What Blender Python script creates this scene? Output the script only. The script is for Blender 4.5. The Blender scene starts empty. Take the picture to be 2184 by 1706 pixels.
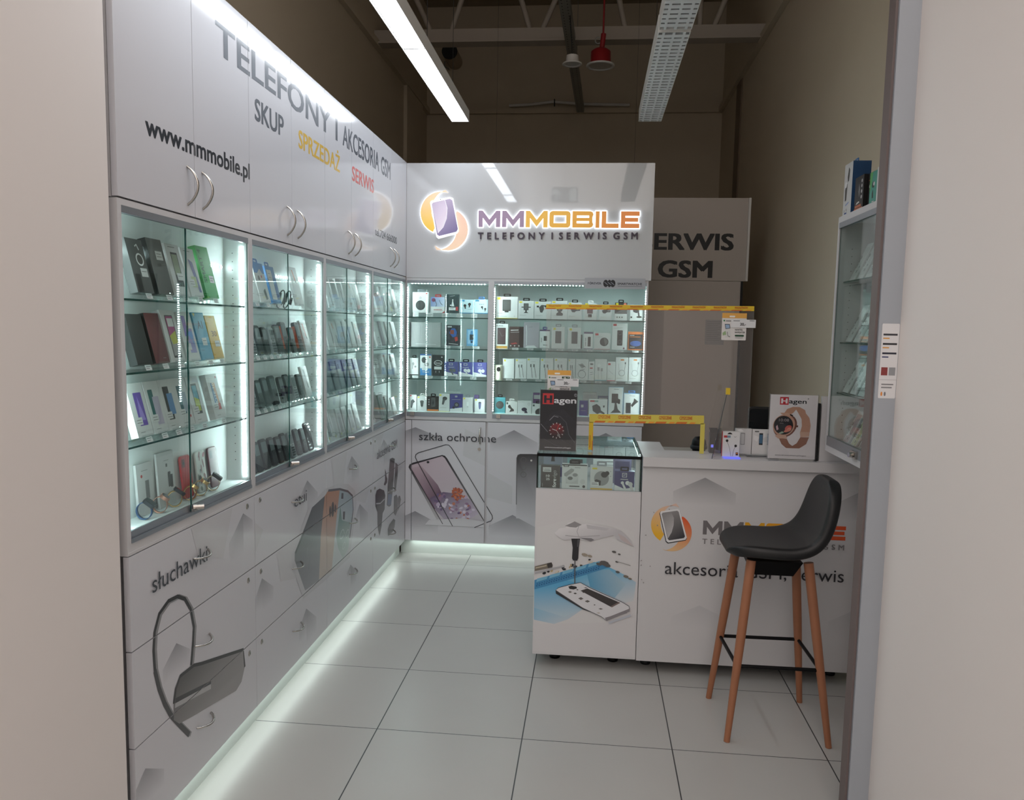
import bpy, math, random
from mathutils import Vector
from mathutils.geometry import tessellate_polygon

# ------------------------------------------------------------------ camera, light, exposure
SC = bpy.context.scene
COL = SC.collection
PI = math.pi
random.seed(7)


def cam_setup():
    f, yaw, pitch, roll = 1651.698, .0955170, .0990128, .0196116
    r = Vector((math.cos(yaw), math.sin(yaw), 0))
    w = Vector((-math.sin(yaw)*math.cos(pitch), math.cos(yaw)*math.cos(pitch), -math.sin(pitch)))
    u = r.cross(w)
    c, s = math.cos(roll), math.sin(roll)
    r2, u2 = c*r+s*u, -s*r+c*u
    cd = bpy.data.cameras.new('camera')
    cd.sensor_fit = 'HORIZONTAL'
    cd.sensor_width = 36
    cd.lens = f/2184*36
    cd.shift_x = -(1102-1092)/2184
    cd.shift_y = (862.365-853)/2184
    cd.clip_start = .02
    o = bpy.data.objects.new('camera', cd)
    COL.objects.link(o)
    m = o.matrix_world.copy()
    for i in range(3):
        m[i][0], m[i][1], m[i][2] = r2[i], u2[i], -w[i]
    m[0][3], m[1][3], m[2][3] = .837455, -2.420027, 1.658429
    o.matrix_world = m
    SC.camera = o


cam_setup()
SC.view_settings.view_transform = 'Standard'
SC.view_settings.look = 'None'
SC.view_settings.gamma = 1
SC.view_settings.exposure = 0.0
try:
    SC.view_settings.use_curve_mapping = False
    cy = SC.cycles
    cy.max_bounces = 7
    cy.diffuse_bounces = 4
    cy.glossy_bounces = 3
    cy.transmission_bounces = 3
    cy.transparent_max_bounces = 20
    cy.sample_clamp_indirect = 5
    cy.use_adaptive_sampling = True
    cy.adaptive_threshold = .02
    cy.caustics_reflective = False
    cy.caustics_refractive = False
    cy.use_denoising = True
except Exception as e:
    print(e)

LAMP_L = 16.5       # luminous face of the ceiling lamp
LED_L = 130.0       # each diode of the LED strips
TOE_W = 0.5         # LED strips under the cabinets, watts per metre
MALL_W = 34.0       # ceiling lighting of the mall in front of the shop
WORLD_L = 1.75

w = bpy.data.worlds.new('world')
SC.world = w
w.use_nodes = True
_nt = w.node_tree
_bg = _nt.nodes['Background']
_tc = _nt.nodes.new('ShaderNodeTexCoord')
_sp = _nt.nodes.new('ShaderNodeSeparateXYZ')
_mr = _nt.nodes.new('ShaderNodeMapRange')
_mr.interpolation_type = 'SMOOTHSTEP'
for _i, _v in zip(('From Min', 'From Max', 'To Min', 'To Max'), (.02, .42, .32, WORLD_L)):
    _mr.inputs[_i].default_value = _v
_nt.links.new(_tc.outputs['Generated'], _sp.inputs[0])
_nt.links.new(_sp.outputs['Z'], _mr.inputs['Value'])
_nt.links.new(_mr.outputs['Result'], _bg.inputs[1])
_bg.inputs[0].default_value = (1, .915, .865, 1)      # the lit mall in front of the open shop


def area(name, loc, rot, sx, sy, watts, col):
    l = bpy.data.lights.new(name, 'AREA')
    l.shape = 'RECTANGLE'
    l.size, l.size_y, l.energy, l.color = sx, sy, watts, col
    o = bpy.data.objects.new(name, l)
    o.location, o.rotation_euler = loc, rot
    COL.objects.link(o)
    return o


area('mall_ceiling_light', (.6, -5.0, 4.3), (math.radians(24), 0, 0), 2.4, 2.4, MALL_W, (1, .90, .84))
area('toe_kick_light', (-.501, 1.25, .097), (0, math.radians(-8), 0), .022, 3.2, TOE_W*3.2, (.86, 1, .94))
area('toe_kick_light', (.36, 3.012, .097), (math.radians(-8), 0, 0), 1.6, .022, TOE_W*1.6, (.86, 1, .94))

# ------------------------------------------------------------------ helpers


def lin(c):
    c = c/255
    return c/12.92 if c <= .04045 else ((c+.055)/1.055)**2.4


def C(r, g=None, b=None):
    if g is None:
        g = b = r
    return (lin(r), lin(g), lin(b), 1)


_mats = {}


def mat(name, col=(.8, .8, .8, 1), rough=.5, metal=0, spec=.5, coat=0, emit=None, es=0, attr=False, noise=0, nscale=8, bump=0):
    if name in _mats:
        return _mats[name]
    m = bpy.data.materials.new(name)
    m.use_nodes = True
    nt = m.node_tree
    b = nt.nodes['Principled BSDF']
    b.inputs['Base Color'].default_value = col
    b.inputs['Roughness'].default_value = rough
    b.inputs['Metallic'].default_value = metal
    b.inputs['Specular IOR Level'].default_value = spec
    b.inputs['Coat Weight'].default_value = coat
    b.inputs['Coat Roughness'].default_value = .10
    if emit:
        b.inputs['Emission Color'].default_value = emit
        b.inputs['Emission Strength'].default_value = es
    if attr:
        a = nt.nodes.new('ShaderNodeAttribute')
        a.attribute_name = 'Col'
        nt.links.new(a.outputs['Color'], b.inputs['Base Color'])
        if es:
            nt.links.new(a.outputs['Color'], b.inputs['Emission Color'])
            b.inputs['Emission Strength'].default_value = es
    if noise or bump:
        tc = nt.nodes.new('ShaderNodeTexCoord')
        n = nt.nodes.new('ShaderNodeTexNoise')
        n.inputs['Scale'].default_value = nscale
        n.inputs['Detail'].default_value = 5
        nt.links.new(tc.outputs['Object'], n.inputs['Vector'])
        if noise:
            mx = nt.nodes.new('ShaderNodeMixRGB')
            mx.inputs['Color1'].default_value = tuple(x*(1-noise) for x in col[:3])+(1,)
            mx.inputs['Color2'].default_value = tuple(min(1, x*(1+noise)) for x in col[:3])+(1,)
            nt.links.new(n.outputs['Fac'], mx.inputs['Fac'])
            nt.links.new(mx.outputs['Color'], b.inputs['Base Color'])
        if bump:
            bp = nt.nodes.new('ShaderNodeBump')
            bp.inputs['Strength'].default_value = bump
            bp.inputs['Distance'].default_value = .002
            nt.links.new(n.outputs['Fac'], bp.inputs['Height'])
            nt.links.new(bp.outputs['Normal'], b.inputs['Normal'])
    _mats[name] = m
    return m


def emitter(name, col, s, sampled=True):
    m = bpy.data.materials.new(name)
    m.use_nodes = True
    nt = m.node_tree
    nt.nodes.clear()
    e = nt.nodes.new('ShaderNodeEmission')
    e.inputs[0].default_value = col
    e.inputs[1].default_value = s
    o = nt.nodes.new('ShaderNodeOutputMaterial')
    nt.links.new(e.outputs[0], o.inputs[0])
    if not sampled:
        m.cycles.emission_sampling = 'NONE'
    return m


def glassy(name, tint, refl=.04, rough=0.0, haze=0):
    m = bpy.data.materials.new(name)
    m.use_nodes = True
    nt = m.node_tree
    nt.nodes.clear()
    lw = nt.nodes.new('ShaderNodeLayerWeight')
    lw.inputs[0].default_value = .5
    p = nt.nodes.new('ShaderNodeMath')
    p.operation = 'POWER'
    p.inputs[1].default_value = 5
    nt.links.new(lw.outputs['Facing'], p.inputs[0])
    k = nt.nodes.new('ShaderNodeMath')
    k.operation = 'MULTIPLY_ADD'
    k.inputs[1].default_value = 1-refl
    k.inputs[2].default_value = refl
    nt.links.new(p.outputs[0], k.inputs[0])
    t = nt.nodes.new('ShaderNodeBsdfTransparent')
    t.inputs[0].default_value = tint
    g = nt.nodes.new('ShaderNodeBsdfGlossy')
    g.inputs['Roughness'].default_value = rough
    g.inputs[0].default_value = (1, 1, 1, 1)
    mx = nt.nodes.new('ShaderNodeMixShader')
    nt.links.new(k.outputs[0], mx.inputs[0])
    nt.links.new(t.outputs[0], mx.inputs[1])
    nt.links.new(g.outputs[0], mx.inputs[2])
    o = nt.nodes.new('ShaderNodeOutputMaterial')
    if haze:
        df = nt.nodes.new('ShaderNodeBsdfDiffuse')
        df.inputs[0].default_value = (.85, .80, .78, 1)
        m2 = nt.nodes.new('ShaderNodeMixShader')
        m2.inputs[0].default_value = haze
        nt.links.new(mx.outputs[0], m2.inputs[1])
        nt.links.new(df.outputs[0], m2.inputs[2])
        mx = m2
    nt.links.new(mx.outputs[0], o.inputs[0])
    return m


LAM = mat('white_gloss_laminate', C(213, 213, 219), .42, spec=.5, coat=.65)
LAMC = C(213, 213, 219)
LAMD = mat('white_satin_board', C(208, 207, 209), .35)
SIGNM = mat('white_sign_plexi', C(206, 207, 209), .03, spec=.5)
PRINT = mat('printed_card', rough=.38, attr=True)
PRINTG = mat('glossy_printed_film', rough=.42, attr=True, coat=.65)
PRINTS = mat('satin_printed_film', rough=.35, attr=True)
ALU = mat('brushed_aluminium', C(158, 163, 170), .38, .75)
CHROME = mat('satin_chrome', C(190, 186, 180), .25, 1)
BLACK = mat('black_plastic', C(12, 12, 14), .45, spec=.16)
BLACKM = mat('matte_black', C(14, 14, 15), .6)
DGREY = mat('dark_grey_plastic', C(30, 32, 36), .45, spec=.18)
SILVER = mat('silver_plastic', C(150, 153, 158), .3, .3)
SCREEN = mat('phone_screen_glass', C(14, 16, 20), .06)
SCREENL = mat('pale_phone_screen', C(116, 126, 128), .12)
GOLD = mat('gold_metal', C(214, 178, 120), .28, .8)
ROSE = mat('rose_gold_metal', C(214, 160, 140), .28, .8)
RUBBER = mat('blue_rubber', C(52, 84, 124), .55)
BOUNCE = mat('added_bounce_lining', C(234, 238, 238), .45, spec=.25)  # whiter copy of the board, added to lift the light inside the showcases
WHITE = mat('white_paint', C(226, 225, 222), .4)
GREENEDGE = mat('green_glass_edge', C(14, 74, 68), .2)
GLASS = glassy('clear_float_glass', (.93, .982, .972, 1))
GLASST = glassy('glass_shelf', (.90, .975, .955, 1))
ACRYL = glassy('clear_acrylic', (.965, .97, .975, 1), .05)
PLEXI = glassy('clear_plexi_screen', (.97, .96, .955, 1), .035, .01, haze=.05)
WOOD = mat('beech_leg_wood', C(158, 104, 74), .5, noise=.12, nscale=14)
LEATHER = mat('black_faux_leather', C(17, 18, 20), .46, bump=.25, nscale=160)
WALLM = mat('beige_wall_paint', C(207, 195, 174), .8, noise=.03, nscale=3)
CEILM = mat('dark_ceiling_deck', C(160, 148, 128), .8)
STEEL = mat('painted_steel_beam', C(178, 170, 160), .6)
GALV = mat('galvanised_tray', C(150, 152, 148), .45, .5)
PLINTH = mat('plinth_laminate', C(205, 212, 208), .4)
RED = mat('red_painted_metal', C(150, 28, 34), .45)
TAPEY = mat('yellow_tape', C(226, 190, 40), .4)
LED = emitter('led_diode', (.84, 1, 1, 1), LED_L)
TAPEW = mat('led_tape', C(210, 225, 225), .5)
LAMP = emitter('lamp_diffuser', (.87, .93, 1, 1), LAMP_L)
HALO = emitter('sign_backlight', (.90, .95, 1, 1), 3.2)
BLUEL = emitter('blue_led_and_reflection', (.20, .22, 1, 1), .9)  # router light, and a blue reflection put in as glow
EXITL = emitter('exit_pictogram', (.95, 1, .95, 1), 2.0)


class MB:
    def __init__(s):
        s.v, s.f, s.m, s.c, s.sm = [], [], [], [], []

    def add(s, vs, fs, m=0, col=None, smooth=False):
        o = len(s.v)
        s.v += [tuple(v) for v in vs]
        for f in fs:
            s.f.append([o+i for i in f])
            s.m.append(m)
            s.c.append(col)
            s.sm.append(smooth)
        return s

    def box(s, x0, x1, y0, y1, z0, z1, m=0, col=None, skip=''):
        vs = [(x, y, z) for z in (z0, z1) for y in (y0, y1) for x in (x0, x1)]
        F = {'b': (0, 2, 3, 1), 't': (4, 5, 7, 6), 'f': (0, 1, 5, 4), 'k': (2, 6, 7, 3), 'l': (0, 4, 6, 2), 'r': (1, 3, 7, 5)}
        return s.add(vs, [F[k] for k in F if k not in skip], m, col)

    def pane(s, x0, x1, y0, y1, z0, z1, thin):
        """glass slab: the two large faces get material 0, the edges material 1"""
        big = {'x': 'lr', 'y': 'fk', 'z': 'bt'}[thin]
        s.box(x0, x1, y0, y1, z0, z1, 0, None, ''.join(k for k in 'btfklr' if k not in big))
        return s.box(x0, x1, y0, y1, z0, z1, 1, None, big)

    def cyl(s, p0, p1, r0, r1=None, n=16, m=0, caps=True, col=None, smooth=True):
        r1 = r0 if r1 is None else r1
        p0, p1 = Vector(p0), Vector(p1)
        d = (p1-p0).normalized()
        a = d.cross(Vector((0, 0, 1)) if abs(d.z) < .9 else Vector((1, 0, 0))).normalized()
        b = d.cross(a)
        vs = []
        for p, r in ((p0, r0), (p1, r1)):
            for i in range(n):
                t = 2*PI*i/n
                vs.append(p+a*(r*math.cos(t))+b*(r*math.sin(t)))
        s.add(vs, [(i, (i+1) % n, n+(i+1) % n, n+i) for i in range(n)], m, col, smooth)
        if caps:
            s.add(vs[:n], [tuple(range(n))[::-1]], m, col)
            s.add(vs[n:], [tuple(range(n))], m, col)
        return s

    def tube(s, pts, r, n=10, closed=False, m=0, flat=1.0):
        pts = [Vector(p) for p in pts]
        k = len(pts)
        rings = []
        ref = None
        for i in range(k):
            if closed:
                d = pts[(i+1) % k]-pts[i-1]
            else:
                d = pts[min(i+1, k-1)]-pts[max(i-1, 0)]
            d.normalize()
            if ref is None:
                ref = d.cross(Vector((0, 0, 1)) if abs(d.z) < .9 else Vector((1, 0, 0))).normalized()
            a = (ref-d*ref.dot(d)).normalized()
            ref = a
            b = d.cross(a)
            rings.append([pts[i]+a*(r*math.cos(2*PI*j/n))+b*(r*flat*math.sin(2*PI*j/n)) for j in range(n)])
        vs = [v for g in rings for v in g]
        fs = []
        for i in range(k if closed else k-1):
            for j in range(n):
                i2 = (i+1) % k
                fs.append((i*n+j, i*n+(j+1) % n, i2*n+(j+1) % n, i2*n+j))
        s.add(vs, fs, m, None, True)
        if not closed:
            s.add(rings[0], [tuple(range(n))[::-1]], m)
            s.add(rings[-1], [tuple(range(n))], m)
        return s

    def lathe(s, prof, c, n=24, m=0, axis='z'):
        vs = []
        for r, h in prof:
            for i in range(n):
                t = 2*PI*i/n
                q = (r*math.cos(t), r*math.sin(t), h)
                if axis == 'y':
                    q = (q[0], q[2], q[1])
                vs.append((c[0]+q[0], c[1]+q[1], c[2]+q[2]))
        fs = [(k*n+i, k*n+(i+1) % n, (k+1)*n+(i+1) % n, (k+1)*n+i) for k in range(len(prof)-1) for i in range(n)]
        s.add(vs, fs, m, None, True)
        return s

    def prism(s, poly, mp, d0, d1, m=0, col=None, mside=None):
        """2-D outline pushed from depth d0 (front) to d1 through mp(u, v, d)"""
        n = len(poly)
        tri = tessellate_polygon([[Vector((u, v, 0)) for u, v in poly]])
        fr = [mp(u, v, d0) for u, v in poly]
        bk = [mp(u, v, d1) for u, v in poly]
        s.add(fr, tri, m, col)
        s.add(bk, [t[::-1] for t in tri], m if mside is None else mside, col)
        s.add(fr+bk, [(i, (i+1) % n, n+(i+1) % n, n+i) for i in range(n)], m if mside is None else mside, col)
        return s

    def build(s, name, mats, parent=None, loc=None, rot=None):
        me = bpy.data.meshes.new(name)
        me.from_pydata(s.v, [], s.f)
        for m in (mats if isinstance(mats, (list, tuple)) else [mats]):
            me.materials.append(m)
        me.polygons.foreach_set('material_index', s.m)
        me.polygons.foreach_set('use_smooth', s.sm)
        if any(c is not None for c in s.c):
            at = me.color_attributes.new('Col', 'FLOAT_COLOR', 'CORNER')
            buf = []
            for f, c in zip(s.f, s.c):
                if c is None:
                    c = (.8, .8, .8, 1)
                if isinstance(c[0], (tuple, list)):
                    for q in c:
                        buf += list(q)
                else:
                    buf += list(c)*len(f)
            at.data.foreach_set('color', buf)
        o = bpy.data.objects.new(name, me)
        COL.objects.link(o)
        if parent is not None:
            o.parent = parent
            if loc is None and parent.type == 'EMPTY' and parent.get('_world'):
                o.location = tuple(-x for x in parent.location)
        if loc is not None:
            o.location = loc
        if rot is not None:
            o.rotation_euler = rot
        return o


def tag(o, label=None, cat=None, group=None, kind=None):
    if label:
        o['label'] = label
    if cat:
        o['category'] = cat
    if group:
        o['group'] = group
    if kind:
        o['kind'] = kind
    return o


def thing(name, label, cat, loc, rot=(0, 0, 0), group=None, world=False):
    """an Empty at the base of a thing; world=True: its parts are built in room coordinates"""
    o = bpy.data.objects.new(name, None)
    o.empty_display_size = .05
    COL.objects.link(o)
    o.location, o.rotation_euler = loc, rot
    if world:
        o['_world'] = 1
    return tag(o, label, cat, group)


def dup(root, loc, rot, label, group=None):
    r = root.copy()
    COL.objects.link(r)
    r.location, r.rotation_euler = loc, rot
    r['label'] = label
    if group:
        r['group'] = group
    for ch in list(root.children):
        c = ch.copy()
        COL.objects.link(c)
        c.parent = r
        for g in ch.children:
            d = g.copy()
            COL.objects.link(d)
            d.parent = c
    return r


def struct(name, mb, m, **k):
    return tag(mb.build(name, m), kind='structure', **k)


ORD = ['first', 'second', 'third', 'fourth', 'fifth', 'sixth', 'seventh', 'eighth', 'ninth', 'tenth', 'eleventh', 'twelfth', 'thirteenth']

# ---- flat artwork: printed pictures and lettering
_txt = {}


def text2d(s, bold=0.0):
    bold = 0.0
    if (s, bold) in _txt:
        return _txt[(s, bold)]
    cu = bpy.data.curves.new('lettering', 'FONT')
    cu.body = s
    cu.offset = bold
    cu.resolution_u = 3
    o = bpy.data.objects.new('lettering', cu)
    COL.objects.link(o)
    dg = bpy.context.evaluated_depsgraph_get()
    me = bpy.data.meshes.new_from_object(o.evaluated_get(dg))
    vs = [(v.co.x, v.co.y) for v in me.vertices]
    fs = [tuple(p.vertices) for p in me.polygons]
    bpy.data.objects.remove(o)
    bpy.data.curves.remove(cu)
    bpy.data.meshes.remove(me)
    x0 = min(v[0] for v in vs)
    x1 = max(v[0] for v in vs)
    _txt[(s, bold)] = (vs, fs, x0, x1)
    return _txt[(s, bold)]


CAP = .73     # capital height of the built-in font at size 1


def grad(c0, p0, c1, p1):
    dx, dy = p1[0]-p0[0], p1[1]-p0[1]
    L = dx*dx+dy*dy

    def f(u, v):
        t = max(0, min(1, ((u-p0[0])*dx+(v-p0[1])*dy)/L))
        return tuple(c0[i]+(c1[i]-c0[i])*t for i in range(3))+(1,)
    return f


class Art:
    def __init__(s, k=0):
        s.t, s.k = [], k

    def tri(s, pts, tris, col):
        cs = [col(*p) if callable(col) else col for p in pts]
        for t in tris:
            s.t.append(([pts[i] for i in t], [cs[i] for i in t], s.k))

    def poly(s, pts, col):
        s.k += 1
        s.tri(pts, tessellate_polygon([[Vector((u, v, 0)) for u, v in pts]]), col)
        return s

    def rect(s, u0, v0, u1, v1, col):
        return s.poly([(u0, v0), (u1, v0), (u1, v1), (u0, v1)], col)

    def ell(s, cu, cv, ru, rv, col, rot=0, n=24):
        ca, sa = math.cos(rot), math.sin(rot)
        return s.poly([(cu+ru*math.cos(t)*ca-rv*math.sin(t)*sa, cv+ru*math.cos(t)*sa+rv*math.sin(t)*ca) for t in (2*PI*i/n for i in range(n))], col)

    def rrect(s, u0, v0, u1, v1, r, col, asp=1.0):
        return s.poly(rrp(u0, v0, u1, v1, r, asp), col)

    def line(s, pts, wd, col, closed=False, asp=1.0):
        s.k += 1
        n = len(pts)
        P = [Vector((u*asp, v)) for u, v in pts]
        L, R = [], []
        for i in range(n):
            a = P[(i-1) % n] if (closed or i) else P[i]
            b = P[(i+1) % n] if (closed or i < n-1) else P[i]
            d = b-a
            if d.length < 1e-9:
                d = Vector((1, 0))
            d.normalize()
            nn = Vector((-d.y, d.x))*wd/2
            L.append(((P[i]+nn).x/asp, (P[i]+nn).y))
            R.append(((P[i]-nn).x/asp, (P[i]-nn).y))
        for i in range(n if closed else n-1):
            j = (i+1) % n
            q = [L[i], L[j], R[j], R[i]]
            s.tri(q, [(0, 1, 2), (0, 2, 3)], col)
        return s

    def text(s, body, u0, v0, cap, col, u1=None, bold=0.0, asp=1.0, mid=False, rot=False):
        """baseline starts at (u0, v0); cap = capital height; u1 = right end (else natural width)"""
        vs, fs, x0, x1 = text2d(body, bold)
        sc = cap/CAP
        su = sc/asp if u1 is None else (u1-u0)/(x1-x0)
        off = (x1-x0)*su/2 if mid else 0
        s.k += 1
        b = bold*1.1
        for bx_, by_ in (((-b, -b*.6), (b, -b*.6), (-b, b*.6), (b, b*.6), (0, 0)) if bold > .012 else ((0, 0),)):
            if rot:
                pts = [(u0-(y+by_)*sc/asp, v0+(x+bx_-x0)*sc-off) for x, y in vs]
            else:
                pts = [(u0+(x+bx_-x0)*su-off, v0+(y+by_)*sc) for x, y in vs]
            s.tri(pts, fs, col)
            s.k += 1
        return s

    def into(s, mb, mp, m=0, clip=None, layer=4e-5):
        for pts, cs, k in s.t:
            if clip:
                pts, cs = clip_poly(pts, cs, clip)
                if len(pts) < 3:
                    continue
            mb.add([mp(u, v, 3e-4+k*layer) for u, v in pts], [tuple(range(len(pts)))], m, [tuple(c) for c in cs])
        return mb

    def build(s, name, mp, parent, clip=None, m=None):
        mb = s.into(MB(), mp, 0, clip)
        if not mb.f:
            return None
        return mb.build(name, m or PRINTG, parent)


def rrp(u0, v0, u1, v1, r, asp=1.0, n=5):
    ru = r/asp
    out = []
    for cx_, cy_, a in ((u1-ru, v0+r, -PI/2), (u1-ru, v1-r, 0), (u0+ru, v1-r, PI/2), (u0+ru, v0+r, PI)):
        for i in range(n):
            t = a+PI/2*i/(n-1)
            out.append((cx_+ru*math.cos(t), cy_+r*math.sin(t)))
    return out


def clip_poly(pts, cs, box):
    for ax, lim, sg in ((0, box[0], 1), (1, box[1], 1), (0, box[2], -1), (1, box[3], -1)):
        op, oc = [], []
        n = len(pts)
        for i in range(n):
            p, q = pts[i], pts[(i+1) % n]
            a, b = sg*(p[ax]-lim), sg*(q[ax]-lim)
            if a >= 0:
                op.append(p)
                oc.append(cs[i])
            if a*b < 0:
                t = a/(a-b)
                op.append(tuple(p[k]+(q[k]-p[k])*t for k in (0, 1)))
                c0, c1 = cs[i], cs[(i+1) % n]
                oc.append(tuple(c0[k]+(c1[k]-c0[k])*t for k in range(4)))
        pts, cs = op, oc
        if len(pts) < 3:
            break
    return pts, cs

# ------------------------------------------------------------------ the shop shell
FX, BY = -.48, 2.99          # cabinet faces of the left run and of the back run
XL, XR, YB, ZC = -1.28, 2.30, 7.30, 5.52


def floor_mat():
    m = bpy.data.materials.new('white_floor_tiles')
    m.use_nodes = True
    nt = m.node_tree
    b = nt.nodes['Principled BSDF']
    N = nt.nodes.new
    tc = N('ShaderNodeTexCoord')
    sp = N('ShaderNodeSeparateXYZ')
    nt.links.new(tc.outputs['Object'], sp.inputs[0])

    def mth(op, a, bb=None):
        n = N('ShaderNodeMath')
        n.operation = op
        for i, x in enumerate((a, bb)):
            if x is None:
                continue
            if isinstance(x, (int, float)):
                n.inputs[i].default_value = x
            else:
                nt.links.new(x, n.inputs[i])
        return n.outputs[0]
    masks, ids = [], []
    for ax, size, half in ((0, .6, .0024), (1, .55969, .0019)):
        t = mth('DIVIDE', sp.outputs[ax], size)
        ids.append(mth('ROUND', mth('FLOOR', t)))
        d = mth('MULTIPLY', mth('ABSOLUTE', mth('SUBTRACT', t, mth('ROUND', t))), size)
        masks.append(mth('LESS_THAN', d, half))
    g = mth('MAXIMUM', masks[0], masks[1])
    cb = N('ShaderNodeCombineXYZ')
    nt.links.new(ids[0], cb.inputs[0])
    nt.links.new(ids[1], cb.inputs[1])
    wn = N('ShaderNodeTexWhiteNoise')
    nt.links.new(cb.outputs[0], wn.inputs['Vector'])
    no = N('ShaderNodeTexNoise')
    no.inputs['Scale'].default_value = 3.5
    no.inputs['Detail'].default_value = 6
    nt.links.new(tc.outputs['Object'], no.inputs['Vector'])
    v = mth('ADD', mth('MULTIPLY', wn.outputs['Value'], .03), mth('ADD', mth('MULTIPLY', no.outputs['Fac'], .07), .93))
    tint = N('ShaderNodeMixRGB')
    tint.blend_type = 'MULTIPLY'
    tint.inputs['Fac'].default_value = 1
    tint.inputs['Color1'].default_value = C(182, 181, 178)
    cbv = N('ShaderNodeCombineXYZ')
    for i in range(3):
        nt.links.new(v, cbv.inputs[i])
    nt.links.new(cbv.outputs[0], tint.inputs['Color2'])
    mx = N('ShaderNodeMixRGB')
    nt.links.new(g, mx.inputs['Fac'])
    nt.links.new(tint.outputs[0], mx.inputs['Color1'])
    mx.inputs['Color2'].default_value = C(52, 54, 56)
    nt.links.new(mx.outputs[0], b.inputs['Base Color'])
    b.inputs['Roughness'].default_value = .3
    b.inputs['Specular IOR Level'].default_value = .45
    return m


struct('floor', MB().box(-3, 4.5, -6.5, YB+.1, -.1, 0), floor_mat())
struct('ceiling', MB().box(XL-.1, XR+.1, -.6, YB+.1, ZC, ZC+.1), CEILM)
struct('wall_left', MB().box(XL-.1, XL, -.40, YB, 0, ZC), WALLM)
struct('wall_right', MB().box(XR, XR+.1, .10, YB, 0, ZC), WALLM)
struct('wall_back', MB().box(XL-.1, XR+.1, YB, YB+.1, 0, ZC), WALLM)
SHOPF = mat('shopfront_wall_paint', C(236, 230, 227), .6)
struct('wall_left_front', MB().box(XL-.1, -.475, -5.5, -.40, 0, 4.6), SHOPF)
struct('wall_right_front', MB().box(1.787, XR+.1, -5.5, .10, 0, 4.6), SHOPF)
# ledge round the upper walls and the two pilasters below it
t = MB()
t.box(XL+.0, XR, YB-.05, YB, 4.25, 4.31)
t.box(XL, XL+.05, 2.0, YB-.05, 4.25, 4.31)
t.box(XR-.05, XR, 2.0, YB-.05, 4.25, 4.31)
struct('trim_1', t, WALLM)
PIL = mat('pilaster_paint', C(132, 116, 98), .8)
struct('trim_2', MB().box(XR-.015, XR, 6.0, 6.27, 0, 4.25), PIL)
struct('trim_3', MB().box(XL, XL+.04, 6.12, 6.9, 0, 4.25), WALLM)
# shop-front post
jm = MB()
jm.box(1.724, 1.787, .10, .168, 0, 4.6)
struct('trim_4', jm, mat('shopfront_post_aluminium', C(172, 178, 186), .4, .25))
struct('trim_5', MB().box(1.716, 1.7235, .112, .166, 0, 4.6), mat('post_side_brown', C(112, 100, 98), .5))  # brown strip covering the side face of the post

# ------------------------------------------------------------------ LED strips


def led_strip(parent, p0, p1, nrm, name='led_strip', pitch=.0165, size=.0070):
    p0, p1, nrm = Vector(p0), Vector(p1), Vector(nrm).normalized()
    d = (p1-p0)
    L = d.length
    d.normalize()
    wv = d.cross(nrm)
    mb = MB()
    q = [p0-wv*.005, p1-wv*.005, p1+wv*.005, p0+wv*.005]
    mb.add([x+nrm*.0006 for x in q], [(0, 1, 2, 3)], 0)
    n = int(L/pitch)
    h = size/2
    for i in range(n):
        c = p0+d*((i+.5)*L/n)+nrm*.0022
        mb.add([c-wv*h*1.3-d*h, c+wv*h*1.3-d*h, c+wv*h*1.3+d*h, c-wv*h*1.3+d*h], [(0, 1, 2, 3)], 1)
    o = mb.build(name, [TAPEW, LED], parent)
    o['label'] = 'strip of bright white diodes'
    return o


# ------------------------------------------------------------------ artwork of the left run (u = y, v = z)
PB = LAMC
G1 = C(150, 150, 155)


def mpL(u, v, k):
    return (FX+k, u, v)


def chevron(a, pk, lf, rg, dark=C(150, 150, 156), base=PB):
    """grey folded-paper triangle: dark at the peak, fading to the panel colour downwards"""
    for sd in (lf, rg):
        hh = pk[1]-sd[1]
        mid = tuple(base[i]*.72+dark[i]*.28 for i in range(3))+(1,)
        pts = [pk, sd, (sd[0], sd[1]-hh*.9), (pk[0], pk[1]-hh*1.9)]
        cs = [dark, mid, base, base]
        a.t.append((pts[:3], cs[:3], a.k))
        a.t.append(([pts[0], pts[2], pts[3]], [cs[0], cs[2], cs[3]], a.k))


AT, PICS, AW = [], [], []


def new_print(k=12):
    PICS.append(Art(k))
    return PICS[-1]


for pk, lf, rg in (((.387, .927), (.271, .841), (.47, .88)), ((-.109, .616), (-.192, .561), (-.025, .561)),
                   ((.549, .617), (.481, .552), (.661, .545)), ((1.037, .309), (.943, .239), (1.171, .218)),
                   ((1.063, .923), (.975, .867), (1.201, .836)), ((1.742, .927), (1.659, .873), (1.882, .846)),
                   ((1.892, .62), (1.815, .571), (2.056, .53)), ((1.718, .313), (1.655, .283), (1.825, .242)),
                   ((2.411, .925), (2.308, .87), (2.576, .832)), ((-.30, .30), (-.38, .24), (-.2, .24))):
    AT.append(Art())
    chevron(AT[-1], pk, lf, rg)
# pale facets
for q in ([(.0, .97), (.30, .97), (.22, .80), (.04, .86)], [(1.40, .97), (1.66, .97), (1.60, .80), (1.46, .76)], [(.70, .68), (.98, .68), (.90, .50), (.74, .54)],
          [(2.15, .97), (2.40, .97), (2.31, .86), (2.2, .84)], [(.49, .865), (.568, .815), (.49, .74)], [(1.75, .68), (2.1, .68), (2.0, .6)]):
    AT.append(Art(8).poly(q, C(206, 206, 210)))
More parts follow.
